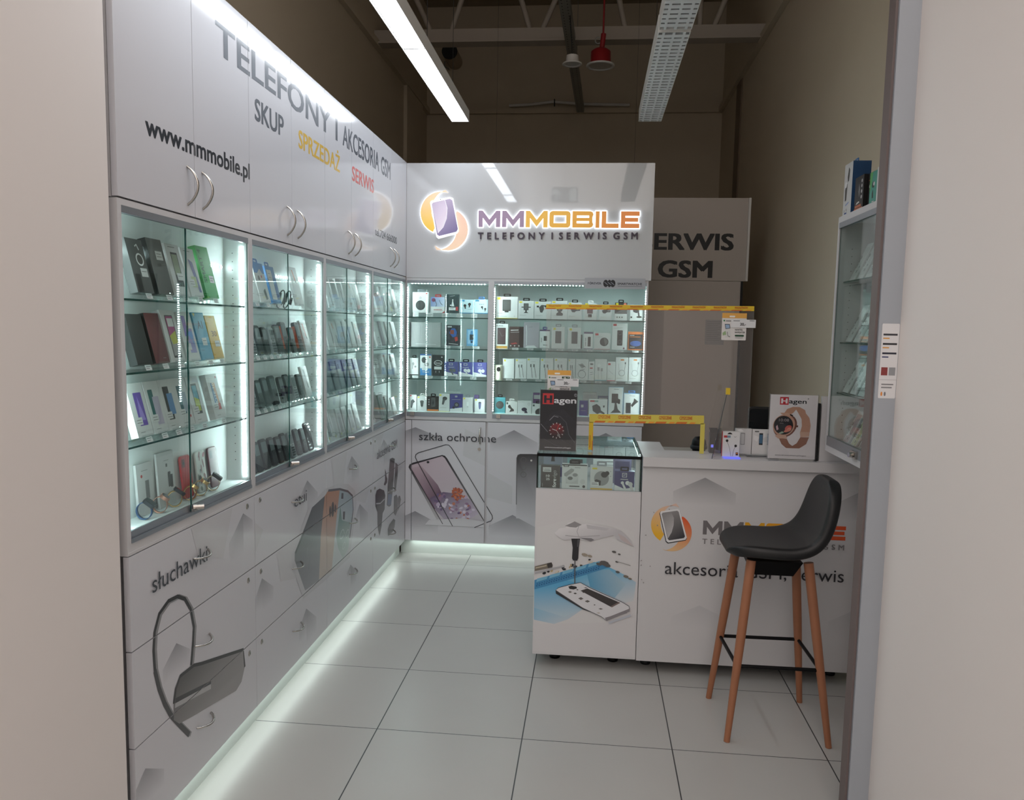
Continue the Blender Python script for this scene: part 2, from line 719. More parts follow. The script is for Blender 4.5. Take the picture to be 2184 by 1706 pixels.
# the clip-on headset
AL = new_print()
hook = [(-.021, .502), (-.006, .573), (.002, .627), (-.016, .695), (-.052, .744), (-.096, .768), (-.151, .772), (-.204, .75), (-.232, .702), (-.24, .647),
        (-.236, .581), (-.215, .512), (-.187, .45), (-.152, .392), (-.099, .33), (-.043, .268)]
AL.line([(u+.010, v-.004) for u, v in hook], .016, C(140, 140, 142))
AL.line(hook, .013, C(38, 38, 40))
AL.line(hook[10:], .018, C(58, 58, 60))
AL.poly([(-.003, .494), (.046, .478), (.369, .391), (.379, .316), (.349, .27), (.302, .256), (.13, .291), (.001, .316), (-.104, .339), (-.137, .369),
         (-.134, .423), (-.121, .466), (-.092, .496), (-.051, .497)], grad(C(84, 82, 82), (.0, .50), C(150, 148, 148), (.05, .30)))
AL.line([(-.134, .423), (-.121, .466), (-.092, .496), (-.003, .494), (.046, .478), (.369, .391), (.379, .316)], .012, C(36, 36, 38))
AL.poly([(-.122, .436), (.111, .386), (.11, .374), (-.126, .420)], C(48, 48, 50))
AL.poly([(-.126, .420), (.11, .374), (.11, .356), (-.129, .405)], C(176, 176, 178))
# the phone cases
AL = new_print()
AL.poly([(1.30, .83), (1.08, .79), (.86, .62), (.87, .56), (1.0, .37), (1.28, .36), (1.7, .36), (1.83, .64), (1.80, .72), (1.68, .78), (1.5, .82)], C(201, 201, 206))
AL.poly([(1.299, .797), (1.121, .779), (1.014, .70), (.899, .623), (.898, .585), (1.023, .402), (1.209, .391), (1.279, .589)], grad(C(70, 74, 80), (1.1, .72), C(150, 152, 158), (1.12, .40)))
AL.poly([(1.02, .70), (.905, .622), (.912, .612), (1.03, .685)], C(46, 48, 54))
AL.line([(1.06, .60), (1.05, .56), (1.08, .53), (1.07, .49)], .012, C(120, 124, 130))
AL.poly([(1.351, .813), (1.532, .783), (1.474, .629), (1.398, .378), (1.21, .397), (1.237, .60), (1.285, .753), (1.299, .797)], grad(C(176, 118, 84), (1.38, .80), C(196, 186, 178), (1.32, .38)))
AL.poly([(1.532, .783), (1.669, .742), (1.751, .699), (1.761, .617), (1.666, .385), (1.471, .38), (1.40, .384), (1.474, .629)], grad(C(150, 170, 178), (1.62, .76), C(200, 206, 208), (1.5, .38)))
AL.poly([(1.54, .688), (1.568, .605), (1.709, .557), (1.677, .428), (1.586, .383), (1.50, .472), (1.473, .536)], grad(C(62, 116, 106), (1.56, .66), C(186, 200, 198), (1.6, .40)))
for cx_, cy_, s_ in ((1.57, .52, .04), (1.66, .50, .035), (1.60, .45, .03)):
    AL.line([(cx_+s_*.9*math.cos(t*.6), cy_+s_*(1-t*.09)*math.sin(t*.6)) for t in range(10)], .006, C(190, 206, 202))
AL.line([(1.351, .813), (1.532, .783), (1.669, .742), (1.751, .699), (1.764, .617), (1.70, .47)], .012, C(60, 56, 64))
for p in ((1.378, .698, .014, .030), (1.418, .70, .022, .040), (1.46, .695, .012, .022)):
    AL.ell(*p, C(52, 44, 42))
for q in ([(1.56, .756), (1.593, .749), (1.589, .718), (1.554, .726)], [(1.584, .649), (1.62, .641), (1.612, .598), (1.58, .606)]):
    AL.poly(q, C(40, 44, 48))
# car holders
for q, c1, c2 in ([[(2.246, .626), (2.314, .624), (2.421, .589), (2.45, .55), (2.434, .462), (2.386, .447), (2.363, .374), (2.317, .315), (2.27, .385), (2.265, .482), (2.218, .532), (2.217, .601)], 40, 96],
                  [[(2.675, .495), (2.742, .494), (2.784, .457), (2.777, .374), (2.717, .35), (2.669, .379)], 70, 130], [[(2.798, .468), (2.84, .464), (2.872, .43), (2.827, .384), (2.786, .365)], 90, 140],
                  [[(2.598, .335), (2.664, .342), (2.712, .32), (2.692, .276), (2.639, .256), (2.523, .259), (2.515, .309), (2.552, .329)], 70, 140],
                  [[(2.443, .728), (2.468, .698), (2.481, .669), (2.501, .652), (2.494, .627), (2.445, .617), (2.413, .63), (2.444, .65)], 40, 60],
                  [[(2.711, .721), (2.78, .695), (2.768, .614), (2.728, .539), (2.688, .52), (2.681, .59)], 60, 90],
                  [[(2.567, .773), (2.631, .769), (2.69, .752), (2.672, .66), (2.635, .531), (2.597, .451), (2.546, .452), (2.488, .476), (2.518, .622)], 44, 110]):
    zs = [p[1] for p in q]
    AL = new_print()
    AL.poly(q, grad(C(c1), (q[0][0], max(zs)), C(c2), (q[0][0], min(zs))))
PICS[-1].poly([(2.50, .475), (2.60, .455), (2.62, .52), (2.52, .545)], C(110, 124, 150))
[q_ for q_ in PICS if len(q_.t) > 8][2].line([(2.23, .545), (2.33, .525), (2.43, .53)], .008, C(190, 190, 194))
PICS[-1].line([(2.515, .556), (2.64, .545)], .008, C(190, 190, 194))
INK = C(44, 46, 56)
AW.append(Art(100).text('słuchawki', -.243, .829, .060, INK, u1=.098))
AW.append(Art(100).text('etui', .893, .831, .058, INK, u1=1.045))
AW.append(Art(100).text('akcesoria GSM', 2.243, .824, .060, INK, u1=2.742))
GT = C(96, 102, 112)
for word, a0, a1 in (('TELEFONY', .238, 1.402), ('I', 1.49, 1.512), ('AKCESORIA', 1.60, 2.285), ('GSM', 2.335, 2.552)):
    AW.append(Art().text(word, a0, 2.583, .110, GT, u1=a1, bold=.018))
AW.append(Art().text('SKUP', .543, 2.436, .085, C(84, 90, 100), u1=.82, bold=.02))
AW.append(Art().text('SPRZEDAŻ', .99, 2.433, .080, C(228, 186, 66), u1=1.548, bold=.02))
AW.append(Art().text('SERWIS', 1.757, 2.434, .079, C(222, 92, 84), u1=2.173, bold=.02))
AW.append(Art().text('www.mmmobile.pl', -.205, 2.200, .060, C(28, 34, 44), u1=.487, bold=.022))
AW.append(Art().text('tel.724 666000', 2.204, 2.195, .046, C(66, 74, 84), u1=2.72, bold=.022))


def arc_handle(name, p0, p1, out, parent, r=.0055, n=12):
    p0, p1, out = Vector(p0), Vector(p1), Vector(out)
    pts = []
    for i in range(n+1):
        t = i/n
        pts.append(p0.lerp(p1, t)+out*(math.sin(PI*t)**.75))
    return MB().tube(pts, r, 8, flat=.7).build(name, CHROME, parent)


UN = [(-.352, .487), (.487, 1.325), (1.325, 2.163), (2.163, BY)]
UNAME = ['nearest left-wall', 'second left-wall', 'third left-wall', 'corner left-wall']
SHZ = [1.72, 1.505, 1.287]
XBK = -.580
for k, (y0, y1) in enumerate(UN):
    ym = (.072, .905, 1.744, 2.59)[k]
    # --- upper cupboard
    r = thing('wall_cupboard', ('tall white gloss cupboard above the nearest glass showcase, start of the shop address', 'tall white gloss cupboard lettered SKUP and part of TELEFONY',
                                'tall white gloss cupboard lettered SPRZEDAŻ in yellow', 'tall white gloss cupboard in the corner lettered GSM and a phone number')[k], 'cupboard', (-.8, (y0+y1)/2, 1.995), world=True)
    y1c = min(y1, BY-.004) if k == 3 else y1
    MB().box(-1.08, -.5005, y0+.0005, y1-.0005, 1.998, 2.777).build('carcass', LAMD, r)
    for a, b, s in ((y0, ym, -1), (ym, y1, 1)):
        d = MB().box(FX-.018, FX, a+.0016, b-.0016, 2.0, 2.781).build('door', LAM, r)
        yh = ym+s*.052 if k < 3 else ym+s*.045
        yh = (.026, .123, .852, .970, 1.690, 1.806, 2.553, 2.650)[2*k+(s > 0)]
        arc_handle('handle', (FX, yh, 2.155), (FX, yh, 2.034), (.036, 0, 0), d)
        for wd_ in AW:
            wd_.build('lettering', mpL, d, (a+.0016, 2.0, b-.0016, 2.781))
    # --- glass showcase
    r = thing('glass_showcase', f'shallow lit glass showcase, {UNAME[k]} one, '+('holding boxed phones and watches', 'holding rows of keypad phones', 'holding pale phone cases', 'beside the inner corner')[k], 'showcase', (-.54, (y0+y1)/2, .975), world=True)
    f = MB()
    f.box(-.60, FX-.002, y0, y0+.0185, .985, 1.995).box(-.60, FX-.002, y1-.0185, y1, .985, 1.995)
    f.box(-.60, FX-.002, y0+.0185, y1-.0185, 1.9775, 1.995).box(-.60, FX-.002, y0+.0185, y1-.0185, .985, 1.010).box(-.60, XBK, y0+.0185, y1-.0185, 1.010, 1.9775)
    f.box(XBK, -.50, y0+.0185, y1-.0185, 1.010, 1.040)
    f.box(-.60, FX-.001, y0, y1, .976, .985)
    f.build('frame', [LAMD, BLACKM], r)
    ln = MB().box(XBK, XBK+.001, y0+.0186, y1-.0186, 1.0402, 1.977).box(XBK, -.500, y0+.0186, y1-.0186, 1.9765, 1.9774).box(XBK, -.502, y0+.0186, y1-.0186, 1.0401, 1.0403)  # paler skin added over the boards so the inside bounces more light
    ln.box(XBK+.001, -.500, y0+.0186, y0+.0190, 1.0406, 1.9765).box(XBK+.001, -.500, y1-.0190, y1-.0186, 1.0406, 1.9765)
    for yy, sg in ((y0+.0190, 1), (y1-.0190, -1)):
        for q in range(26):
            zz = 1.12+q*.032
            ln.add([(-.545+.0022*math.cos(t), yy+sg*.0004, zz+.0022*math.sin(t)) for t in (2*PI*j/6 for j in range(6))], [tuple(range(6))], 1)
    ln.build('bounce_lining', [BOUNCE, BLACKM], r)
    MB().box(-.494, FX-.001, y0+.019, y1-.019, 1.957, 1.9772).build('top_rail', ALU, r)
    MB().box(-.497, FX+.001, y0+.019, y1-.019, 1.0105, 1.022).build('bottom_track', ALU, r)
    ymg = (.018, .873, 1.687, 2.524)[k]
    for a, b, x in ((y0+.019, ymg+.012, -.4925), (ymg-.004, y1-.019, -.4865)):
        g = MB().pane(x-.002, x+.002, a, b, 1.0225, 1.9565, 'x').build('glass_door', [GLASS, GREENEDGE], r)
        MB().box(x-.0032, x+.0044, a+.0003, b-.0003, 1.0226, 1.043).build('door_rail', ALU, g)
        if x == -.4865:
            lk = MB().cyl((x+.004, a+.008, 1.036), (x+.034, a+.024, 1.036), .0095, n=14)
            lk.cyl((x+.034, a+.024, 1.036), (x+.0345, a+.0243, 1.036), .006, n=10, m=1)
            lk.box(x+.0045, x+.016, a-.006, a+.03, 1.0235, 1.0335, 0)
            lk.build('lock', [CHROME, BLACKM], g)
    for z in SHZ:
        MB().pane(XBK+.0015, -.499, y0+.0193, y1-.0193, z-.006, z, 'z').build('glass_shelf', [GLASST, GREENEDGE], r)
    led_strip(r, (-.508, y1-.0192, 1.05), (-.508, y1-.0192, 1.95), (0, -1, 0))
    led_strip(r, (-.508, y0+.0192, 1.05), (-.508, y0+.0192, 1.95), (0, 1, 0))
    led_strip(r, (XBK+.0013, y0+.03, 1.865), (XBK+.0013, y1-.03, 1.865), (1, 0, 0), pitch=.026, size=.006)
    # --- drawers
    r = thing('drawer_cabinet', ('white drawer cabinet printed with a grey headset picture', 'white drawer cabinet printed with etui lettering and the dark side of phone cases',
                                 'white drawer cabinet printed with orange and blue phone cases', 'white drawer cabinet in the corner printed with car phone holders')[k], 'drawers', (-.8, (y0+y1)/2, 0), world=True)
    MB().box(-1.08, -.5205, y0+.0005, y1-.0005, .103, .975).build('carcass', LAMD, r)
    pm = MB().box(-.54, -.52, y0, min(y1, 3.034), 0, .0995)
    pm.build('plinth', PLINTH, r)
    for j, (za, zb) in enumerate(((.689, .973), (.390, .685), (.10, .386))):
        e1 = y1 if k < 3 else BY-.002
        d = MB().box(FX-.018, FX, y0+.0014, e1-.0014, za, zb).build('drawer', LAM, r)
        yc = (.058, .918, 1.744, 2.60)[k]
        zc = (.864, .558, .266)[j]
        arc_handle('handle', (FX, yc-.05, zc-.002), (FX, yc+.05, zc+.003), (.030, 0, -.006), d, .005)
        yl = (.424, .540, 2.118, 2.205)[k]
        zl = (.945, .649, .352)[j]
        l = MB().lathe([(.0, .0032), (.0075, .003), (.0105, .0012), (.0115, 0)], (0, 0, 0), 14)
        l.v = [(FX+z, yl+x, zl+y) for x, y, z in l.v]
        l.add([(FX+.0034, yl+a_*.0012, zl+b_*.005) for a_, b_ in ((-1, -1), (1, -1), (1, 1), (-1, 1))], [(0, 1, 2, 3)], 1)
        l.build('lock', [CHROME, BLACKM], d)
        bb = (y0+.0014, za, e1-.0014, zb)
        for q_ in AT:
            q_.build('triangle_print', mpL, d, bb)
        for q_ in PICS:
            q_.build('picture_print', mpL, d, bb)
        for wd_ in AW:
            wd_.build('lettering', mpL, d, bb)

# ------------------------------------------------------------------ fascia sign
sg = thing('fascia_sign', 'large white gloss shop sign with glowing purple and orange lettering on the back wall', 'sign', (.37, 3.1, 1.99), world=True)
MB().box(FX+.001, 1.224, BY, 3.34, 1.9935, 2.778).build('sign_panel', SIGNM, sg)
for x in (.13, 1.09):
    MB().cyl((x, 3.1, 2.7785), (x, 3.1, ZC), .0008, n=6).build('suspension_wire', BLACKM, sg)


def mpS(u, v, k):
    return (u, BY-.012-k, v)


def letter_polys(ch, x0, x1, z0, z1):
    """wide squared capitals drawn as outlines (list of closed polygons)"""
    w_, h = x1-x0, z1-z0
    s = h*.27
    X = lambda u: x0+u*w_
    if ch == 'M':
        a = s/w_*1.0
        return [[(X(0), z0), (X(0), z1), (X(.19), z1), (X(.5), z0+h*.47), (X(.81), z1), (X(1), z1), (X(1), z0), (X(1-a), z0), (X(1-a), z0+h*.56), (X(.5), z0+h*.04), (X(a), z0+h*.56), (X(a), z0)]]
    if ch in 'OB':
        r = h*.2
        o_ = rrp(x0, z0, x1, z1, r) if ch == 'O' else [(x0, z0), (x1-r, z0)]+[(x1-r+r*math.cos(t), z0+r+r*math.sin(t)) for t in (-PI/4, 0, PI/4)]+[(x1-r*.3, z0+h*.5)]+[(x1-r+r*math.cos(t), z1-r+r*math.sin(t)) for t in (-PI/4, 0, PI/4)]+[(x1-r, z1), (x0, z1)]
        holes = [[(x0+s, z0+s), (x1-s, z0+s), (x1-s, z1-s), (x0+s, z1-s)]] if ch == 'O' else [[(x0+s, z0+s), (x1-s, z0+s), (x1-s, z0+h*.5-s*.38), (x0+s, z0+h*.5-s*.38)], [(x0+s, z0+h*.5+s*.38), (x1-s, z0+h*.5+s*.38), (x1-s, z1-s), (x0+s, z1-s)]]
        return [o_]+holes
    if ch == 'I':
        return [[(x0, z0), (x1, z0), (x1, z1), (x0, z1)]]
    if ch == 'L':
        return [[(x0, z0), (x1, z0), (x1, z0+s), (x0+s*1.05, z0+s), (x0+s*1.05, z1), (x0, z1)]]
    if ch == 'E':
        m0, m1 = z0+h*.5-s*.46, z0+h*.5+s*.46
        return [[(x0, z0), (x1, z0), (x1, z0+s), (x0+s, z0+s), (x0+s, m0), (x1-s*.3, m0), (x1-s*.3, m1), (x0+s, m1), (x0+s, z1-s), (x1, z1-s), (x1, z1), (x0, z1)]]


def with_holes(polys):
    flat = [p for q in polys for p in q]
    return flat, tessellate_polygon([[Vector((u, v, 0)) for u, v in q] for q in polys])


def grow(poly, d):
    """outline pushed outwards by d (mitred)"""
    n = len(poly)
    A = sum(poly[i][0]*poly[(i+1) % n][1]-poly[(i+1) % n][0]*poly[i][1] for i in range(n))
    sgn = 1 if A > 0 else -1
    out = []
    for i in range(n):
        p, a, b = Vector(poly[i]), Vector(poly[i-1]), Vector(poly[(i+1) % n])
        d1, d2 = (p-a).normalized(), (b-p).normalized()
        n1, n2 = Vector((d1.y, -d1.x))*sgn, Vector((d2.y, -d2.x))*sgn
        m_ = (n1+n2)
        m_ = m_/max(.35, m_.length_squared/2)
        out.append((p.x+m_.x*d, p.y+m_.y*d))
    return out


LETX = [('M', .030, .182), ('M', .194, .346), ('M', .357, .509), ('O', .520, .665), ('B', .677, .821), ('I', .835, .862), ('L', .876, .993), ('E', 1.006, 1.132)]
LCOL = [C(150, 128, 152), C(150, 128, 152), C(226, 176, 78), C(226, 172, 72), C(224, 162, 66), C(222, 150, 66), C(220, 142, 66), C(220, 134, 70)]


def moon(c, R, c2, R2, a0, a1, n=18):
    """crescent: outer circle arc a0..a1 about c, closed by an arc about c2"""
    o_ = [(c[0]+R*math.cos(a0+(a1-a0)*i/n), c[1]+R*math.sin(a0+(a1-a0)*i/n)) for i in range(n+1)]
    p, q = o_[-1], o_[0]
    b0, b1 = math.atan2(p[1]-c2[1], p[0]-c2[0]), math.atan2(q[1]-c2[1], q[0]-c2[0])
    if a1 > a0:
        while b1 > b0:
            b1 -= 2*PI
    else:
        while b1 < b0:
            b1 += 2*PI
    i_ = [(c2[0]+R2*math.cos(b0+(b1-b0)*i/n), c2[1]+R2*math.sin(b0+(b1-b0)*i/n)) for i in range(1, n)]
    return o_+i_


FACE = mat('sign_letter_face', rough=.35, attr=True, es=.42)


def sign_letter(name, polys, fn):
    holes = polys[1:]
    fl, tr = with_holes([grow(polys[0], .0042)]+[grow(q, -.0036) for q in holes])
    mb = MB()
    mb.add([(u, BY-.0015, v) for u, v in fl], tr, 1)
    mb.add([(u, BY-.0105, v) for u, v in fl], tr, 1)
    rings, base = [], 0
    for q in polys:
        rings.append((base, len(q)))
        base += len(q)
    n = len(fl)
    for b0, ln in rings:
        mb.add([(u, BY-.0015, v) for u, v in fl]+[(u, BY-.0105, v) for u, v in fl], [(b0+i, b0+(i+1) % ln, n+b0+(i+1) % ln, n+b0+i) for i in range(ln)], 1)
    fl2, tr2 = with_holes(polys)
    cs = [fn(*p) if callable(fn) else fn for p in fl2]
    for t_ in tr2:
        mb.add([(fl2[i][0], BY-.0116, fl2[i][1]) for i in t_], [(0, 1, 2)], 0, [cs[i] for i in t_])
    return mb.build(name, [FACE, HALO], sg)


for (ch, a, b), c in zip(LETX, LCOL):
    sign_letter('sign_letter', letter_polys(ch, a, b, 2.344, 2.456), c)
# the round logo: two crescents and a tablet
MO, MY, MP = C(236, 196, 176), C(238, 196, 84), C(240, 208, 178)
sign_letter('logo_crescent', [moon((-.235, 2.440), .143, (-.150, 2.455), .150, math.radians(68), math.radians(248))], grad(MP, (-.25, 2.58), MY, (-.27, 2.34)))
sign_letter('logo_crescent', [moon((-.185, 2.325), .143, (-.262, 2.325), .140, math.radians(64), math.radians(-130))], grad(MO, (-.08, 2.45), MP, (-.2, 2.19)))
TB = [(-.309, 2.505), (-.303, 2.519), (-.17, 2.546), (-.149, 2.539), (-.105, 2.314), (-.116, 2.298), (-.25, 2.261), (-.263, 2.273)]
fr = MB().prism(TB, lambda u, v, d: (u, BY-d, v), .022, .002)
fr.build('logo_tablet', mat('tablet_white_acrylic', C(240, 240, 242), .2, emit=(1, 1, 1, 1), es=.5), sg)
a = Art()
a.poly([(-.296, 2.494), (-.289, 2.506), (-.17, 2.533), (-.153, 2.523), (-.112, 2.328), (-.122, 2.310), (-.242, 2.280), (-.257, 2.289)], grad(C(186, 172, 196), (-.27, 2.50), C(120, 110, 150), (-.13, 2.31)))
a.poly([(-.296, 2.494), (-.289, 2.506), (-.205, 2.524), (-.188, 2.47), (-.192, 2.40), (-.215, 2.34), (-.252, 2.300)], grad(C(196, 182, 204), (-.28, 2.48), C(226, 214, 228), (-.20, 2.40)))
a.line([(-.205, 2.524), (-.188, 2.47), (-.192, 2.40), (-.215, 2.34), (-.252, 2.300)], .004, C(238, 232, 240))
a.ell(-.235, 2.528, .003, .003, C(60, 50, 60), n=8)
a.build('tablet_picture', lambda u, v, k: (u, BY-.022-k, v), sg, None, FACE)
# small dark letters
x_ = .028
a = Art()
word = 'TELEFONY I SERWIS GSM'
ws = []
cur = 0
for ch in word:
    wd = .034 if ch == ' ' else (text2d(ch, .02)[3]-text2d(ch, .02)[2])*.047/CAP
    if ch == ' ':
        cur += .018
        continue
    ws.append((ch, cur, wd))
    cur += wd+.0215
k_ = 1.099/(ws[-1][1]+ws[-1][2])
mb = MB()
for ch, c0, wd in ws:
    vs, fs, q0, q1 = text2d(ch, .02)
    sc_ = .047/CAP
    pts = [(x_+c0*k_+(x-q0)*sc_, 2.263+c0*k_*.008+y*sc_) for x, y in vs]
    mb.add([(u, BY-.010, v) for u, v in pts], fs, 0)
    for n_, (ox, oz) in enumerate(((-.0016, -.001), (.0016, -.001), (-.0016, .001), (.0016, .001))):
        mb.add([(u+ox, BY-.0102-n_*.0001, v+oz) for u, v in pts], fs, 0)
    es = {}
    for f_ in fs:
        for i in range(3):
            e_ = (f_[i], f_[(i+1) % 3])
            es[e_] = 1
    bd = [e_ for e_ in es if (e_[1], e_[0]) not in es]
    n = len(pts)
    mb.add([(u, BY-.010, v) for u, v in pts]+[(u, BY-.0005, v) for u, v in pts], [(i, j, n+j, n+i) for i, j in bd], 0)
mb.build('small_lettering', mat('dark_purple_letters', C(66, 54, 70), .4), sg)

# ------------------------------------------------------------------ back run: two showcases and the door cabinets
BYB = 3.33
BSH = [1.72, 1.500, 1.282]
BX = [(FX+.001, .1275), (.1275, 1.208)]
for k, (x0, x1) in enumerate(BX):
    r = thing('glass_showcase', ('lit glass showcase under the left half of the glowing sign', 'wide lit glass showcase under the right half of the glowing sign')[k], 'showcase', ((x0+x1)/2, 3.1, .985), world=True)
    s0, s1 = (.006, .022) if k == 0 else (.0185, .012)
    f = MB()
    f.box(x0, x0+s0, BY+.002, BYB+.01, .99, 1.992).box(x1-s1, x1, BY+.002, BYB+.01, .99, 1.992)
    f.box(x0+s0, x1-s1, BY+.002, BYB, 1.956, 1.992).box(x0+s0, x1-s1, BY+.002, BYB, .99, 1.012).box(x0+s0, x1-s1, BYB-.006, BYB+.01, 1.012, 1.956)
    f.box(x0+s0, x1-s1, BY+.018, BYB-.006, 1.012, 1.044)
    f.build('frame', LAMD, r)
    ln = MB().box(x0+s0+.0002, x1-s1-.0002, BYB-.0068, BYB-.0061, 1.0445, 1.9555).box(x0+s0+.0002, x1-s1-.0002, BY+.020, BYB-.0068, 1.9553, 1.9559).box(x0+s0+.0002, x1-s1-.0002, BY+.02, BYB-.0068, 1.0441, 1.0444)  # same added bounce skin inside the back showcases
    ln.box(x0+s0+.0001, x0+s0+.0004, BY+.02, BYB-.0068, 1.0445, 1.9552).box(x1-s1-.0004, x1-s1-.0001, BY+.02, BYB-.0068, 1.0445, 1.9552)
    ln.build('bounce_lining', BOUNCE, r)
    MB().box(x0+s0, x1-s1, BY, BY+.014, 1.957, 1.975).build('top_rail', ALU, r)
    MB().box(x0+s0, x1-s1, BY+.0005, BY+.017, 1.0125, 1.040).build('bottom_rail', ALU, r)
    g = MB().pane(x0+s0+.001, x1-s1-.001, BY+.004, BY+.008, 1.0405, 1.9565, 'y').build('glass_door', [GLASS, GREENEDGE], r)
    MB().box(x0+s0+.03, x0+s0+.06, BY-.014, BY+.0035, 1.018, 1.046).cyl((x0+s0+.045, BY-.0145, 1.032), (x0+s0+.045, BY-.018, 1.032), .008, n=12).build('lock', CHROME, g)
    for z in BSH:
        MB().pane(x0+s0+.001, x1-s1-.001, BY+.012, BYB-.0085, z-.007, z, 'z').build('glass_shelf', [GLASST, GREENEDGE], r)
    led_strip(r, (x0+s0+.02, BY+.03, 1.9551), (x1-s1-.02, BY+.03, 1.9551), (0, -.04, -1), pitch=.022)
    led_strip(r, (x0+s0+.0006, BY+.02, 1.06), (x0+s0+.0006, BY+.02, 1.93), (1, -.15, 0))
    led_strip(r, (x1-s1-.0006, BY+.02, 1.06), (x1-s1-.0006, BY+.02, 1.93), (-1, -.15, 0))
# base cabinet with printed doors (u = x, v = z)


def mpB(u, v, k):
    return (u, BY-k, v)


AB0, AB, AB2, ABW = [], Art(12), Art(12), Art(200)
for px, pz, hw, hh in ((-.406, .933, .20, .075), (-.228, .629, .15, .08), (.304, .935, .17, .085), (.305, .323, .17, .085), (-.405, .321, .17, .085), (.62, .629, .17, .08), (.95, .935, .17, .08), (.95, .323, .17, .08)):
    AB0.append(Art())
    chevron(AB0[-1], (px, pz), (px-hw, pz-hh), (px+hw, pz-hh), C(140, 140, 146))
for q in ([(-.048, .932), (.10, .87), (.12, .66), (-.06, .74)], [(.126, .621), (.30, .53), (.30, .40), (.1, .45)]):
    AB0.append(Art(8).poly(q, C(205, 206, 210)))
AB.poly([(-.455, .642), (-.447, .662), (-.421, .676), (-.21, .739), (-.19, .734), (-.173, .715), (.112, .263), (.06, .235), (-.224, .225)], grad(C(40, 38, 44), (-.30, .60), C(206, 204, 208), (-.12, .24)))
AB.poly([(-.442, .642), (-.435, .657), (-.21, .731), (-.190, .716), (.090, .269), (.05, .24), (-.202, .226)], grad(C(206, 190, 200), (-.35, .68), C(196, 192, 200), (-.08, .26)))
AB.poly([(-.44, .635), (-.36, .655), (-.24, .52), (-.20, .44), (-.26, .34)], grad(C(200, 180, 190), (-.42, .64), C(92, 52, 84), (-.27, .40)))
AB.poly([(-.30, .42), (-.20, .47), (-.08, .46), (.0, .42), (.06, .32), (-.02, .27), (-.18, .26), (-.25, .33)], grad(C(110, 92, 122), (-.2, .45), C(196, 186, 204), (-.08, .26)))
rr = random.Random(3)
for i in range(70):
    u = -.26+rr.random()*.30
    v = .27+rr.random()*.18
    if u+.62*v > .24 or u+.62*v < -.04:
        continue
    c = rr.choice([C(196, 180, 206), C(112, 92, 132), C(214, 206, 222), C(150, 120, 150), C(190, 120, 96)])
    AB.ell(u, v, .008+.01*rr.random(), .006+.007*rr.random(), c, rr.random()*3, 7)
for i in range(46):
    t, q = rr.random()*2*PI, math.sqrt(rr.random())*.040
    AB.ell(-.098+q*math.cos(t), .462+q*math.sin(t)*1.15, .010, .007, rr.choice([C(186, 92, 56), C(204, 110, 66), C(160, 74, 52)]), t, 7)
AB.poly([(-.33, .225), (.14, .225), (.14, .262), (-.05, .285), (-.30, .262)], grad(C(204, 203, 207), (0, .285), PB, (0, .25)))
AB.line([(-.128, .223), (-.395, .697), (-.405, .717), (-.401, .736), (-.382, .75), (-.184, .815), (-.161, .812), (-.141, .792), (.158, .315), (.161, .292), (.152, .275), (.031, .22)], .005, C(40, 42, 48))
AB.line([(-.20, .236), (-.44, .640), (-.436, .655), (-.421, .671), (-.21, .735), (-.19, .729), (-.178, .712), (.105, .265)], .005, C(52, 48, 56))
AB.ell(-.312, .684, .010, .008, C(24, 26, 32))
ABW.text('szkła ochronne', -.378, .843, .060, C(42, 44, 54), u1=.178)
AB2.poly([(.331, .30), (.325, .736), (.333, .759), (.351, .766), (.52, .77), (.54, .30)], grad(C(30, 30, 36), (.4, .54), PB, (.4, .31)))
AB2.line([(.331, .40), (.327, .736), (.335, .757), (.351, .764), (.44, .767)], .005, C(80, 80, 84))
for q in ((.375, .724), (.376, .673), (.377, .619)):
    AB2.line([(q[0]+.019*math.cos(t), q[1]+.019*math.sin(t)) for t in (2*PI*i/18 for i in range(18))], .003, C(96, 94, 92), True)
AB2.ell(.431, .722, .007, .007, C(214, 212, 206))
r = thing('base_cabinet', 'white base cabinet below the back showcases printed with a protective glass phone picture', 'cabinet', (.37, 3.2, 0), world=True)
MB().box(FX+.03, 1.20, 3.0105, 3.33, .103, .989).build('carcass', LAMD, r)
MB().box(-.519, 1.20, 3.035, 3.05, 0, .0995).build('plinth', PLINTH, r)
for j, (a0, a1) in enumerate(((FX+.0015, -.4355), (-.4315, .1000), (.1175, .655), (.6585, 1.197))):
    d = MB().box(a0, a1, BY, 3.010, .105, .985).build('door', LAM, r)
    if j == 1:
        arc_handle('handle', (.062, BY, .945), (.062, BY, .828), (0, -.03, 0), d)
        MB().cyl((.058, BY, .79), (.058, BY-.004, .79), .0115, n=14).build('lock', CHROME, d)
    for q_, n_ in [(z_, 'triangle_print') for z_ in AB0]+[(AB, 'picture_print'), (AB2, 'picture_print'), (ABW, 'lettering')]:
        q_.build(n_, mpB, d, (a0, .105, a1, .985))

# ------------------------------------------------------------------ wall-high partition lettered SERWIS GSM
r = thing('service_partition', 'tall grey partition lettered SERWIS GSM behind the counter', 'partition', (1.3, 4.22, 0), world=True)
PART = mat('grey_partition_board', C(190, 182, 175), .4)
d = MB().box(.62, 2.078, 4.2, 4.24, 2.075, 2.748).build('upper_panel', PART, r)
MB().box(2.0785, 2.096, 4.185, 4.24, 2.075, 2.748).build('edge_strip', WHITE, r)
a = Art()
a.text('SERWIS', 1.218, 2.328, .137, C(22, 24, 26), u1=1.966, bold=.03)
a.text('GSM', 1.370, 2.102, .141, C(22, 24, 26), u1=1.803, bold=.03)
a.build('lettering', lambda u, v, k: (u, 4.2-k, v), d, None, PRINT)
MB().box(.62, 2.044, 4.2, 4.24, 0, 2.072).build('lower_panel', PART, r)
MB().box(2.0445, 2.062, 4.195, 4.24, 0, 2.072).build('edge_post', BLACKM, r)
nt_ = Art()
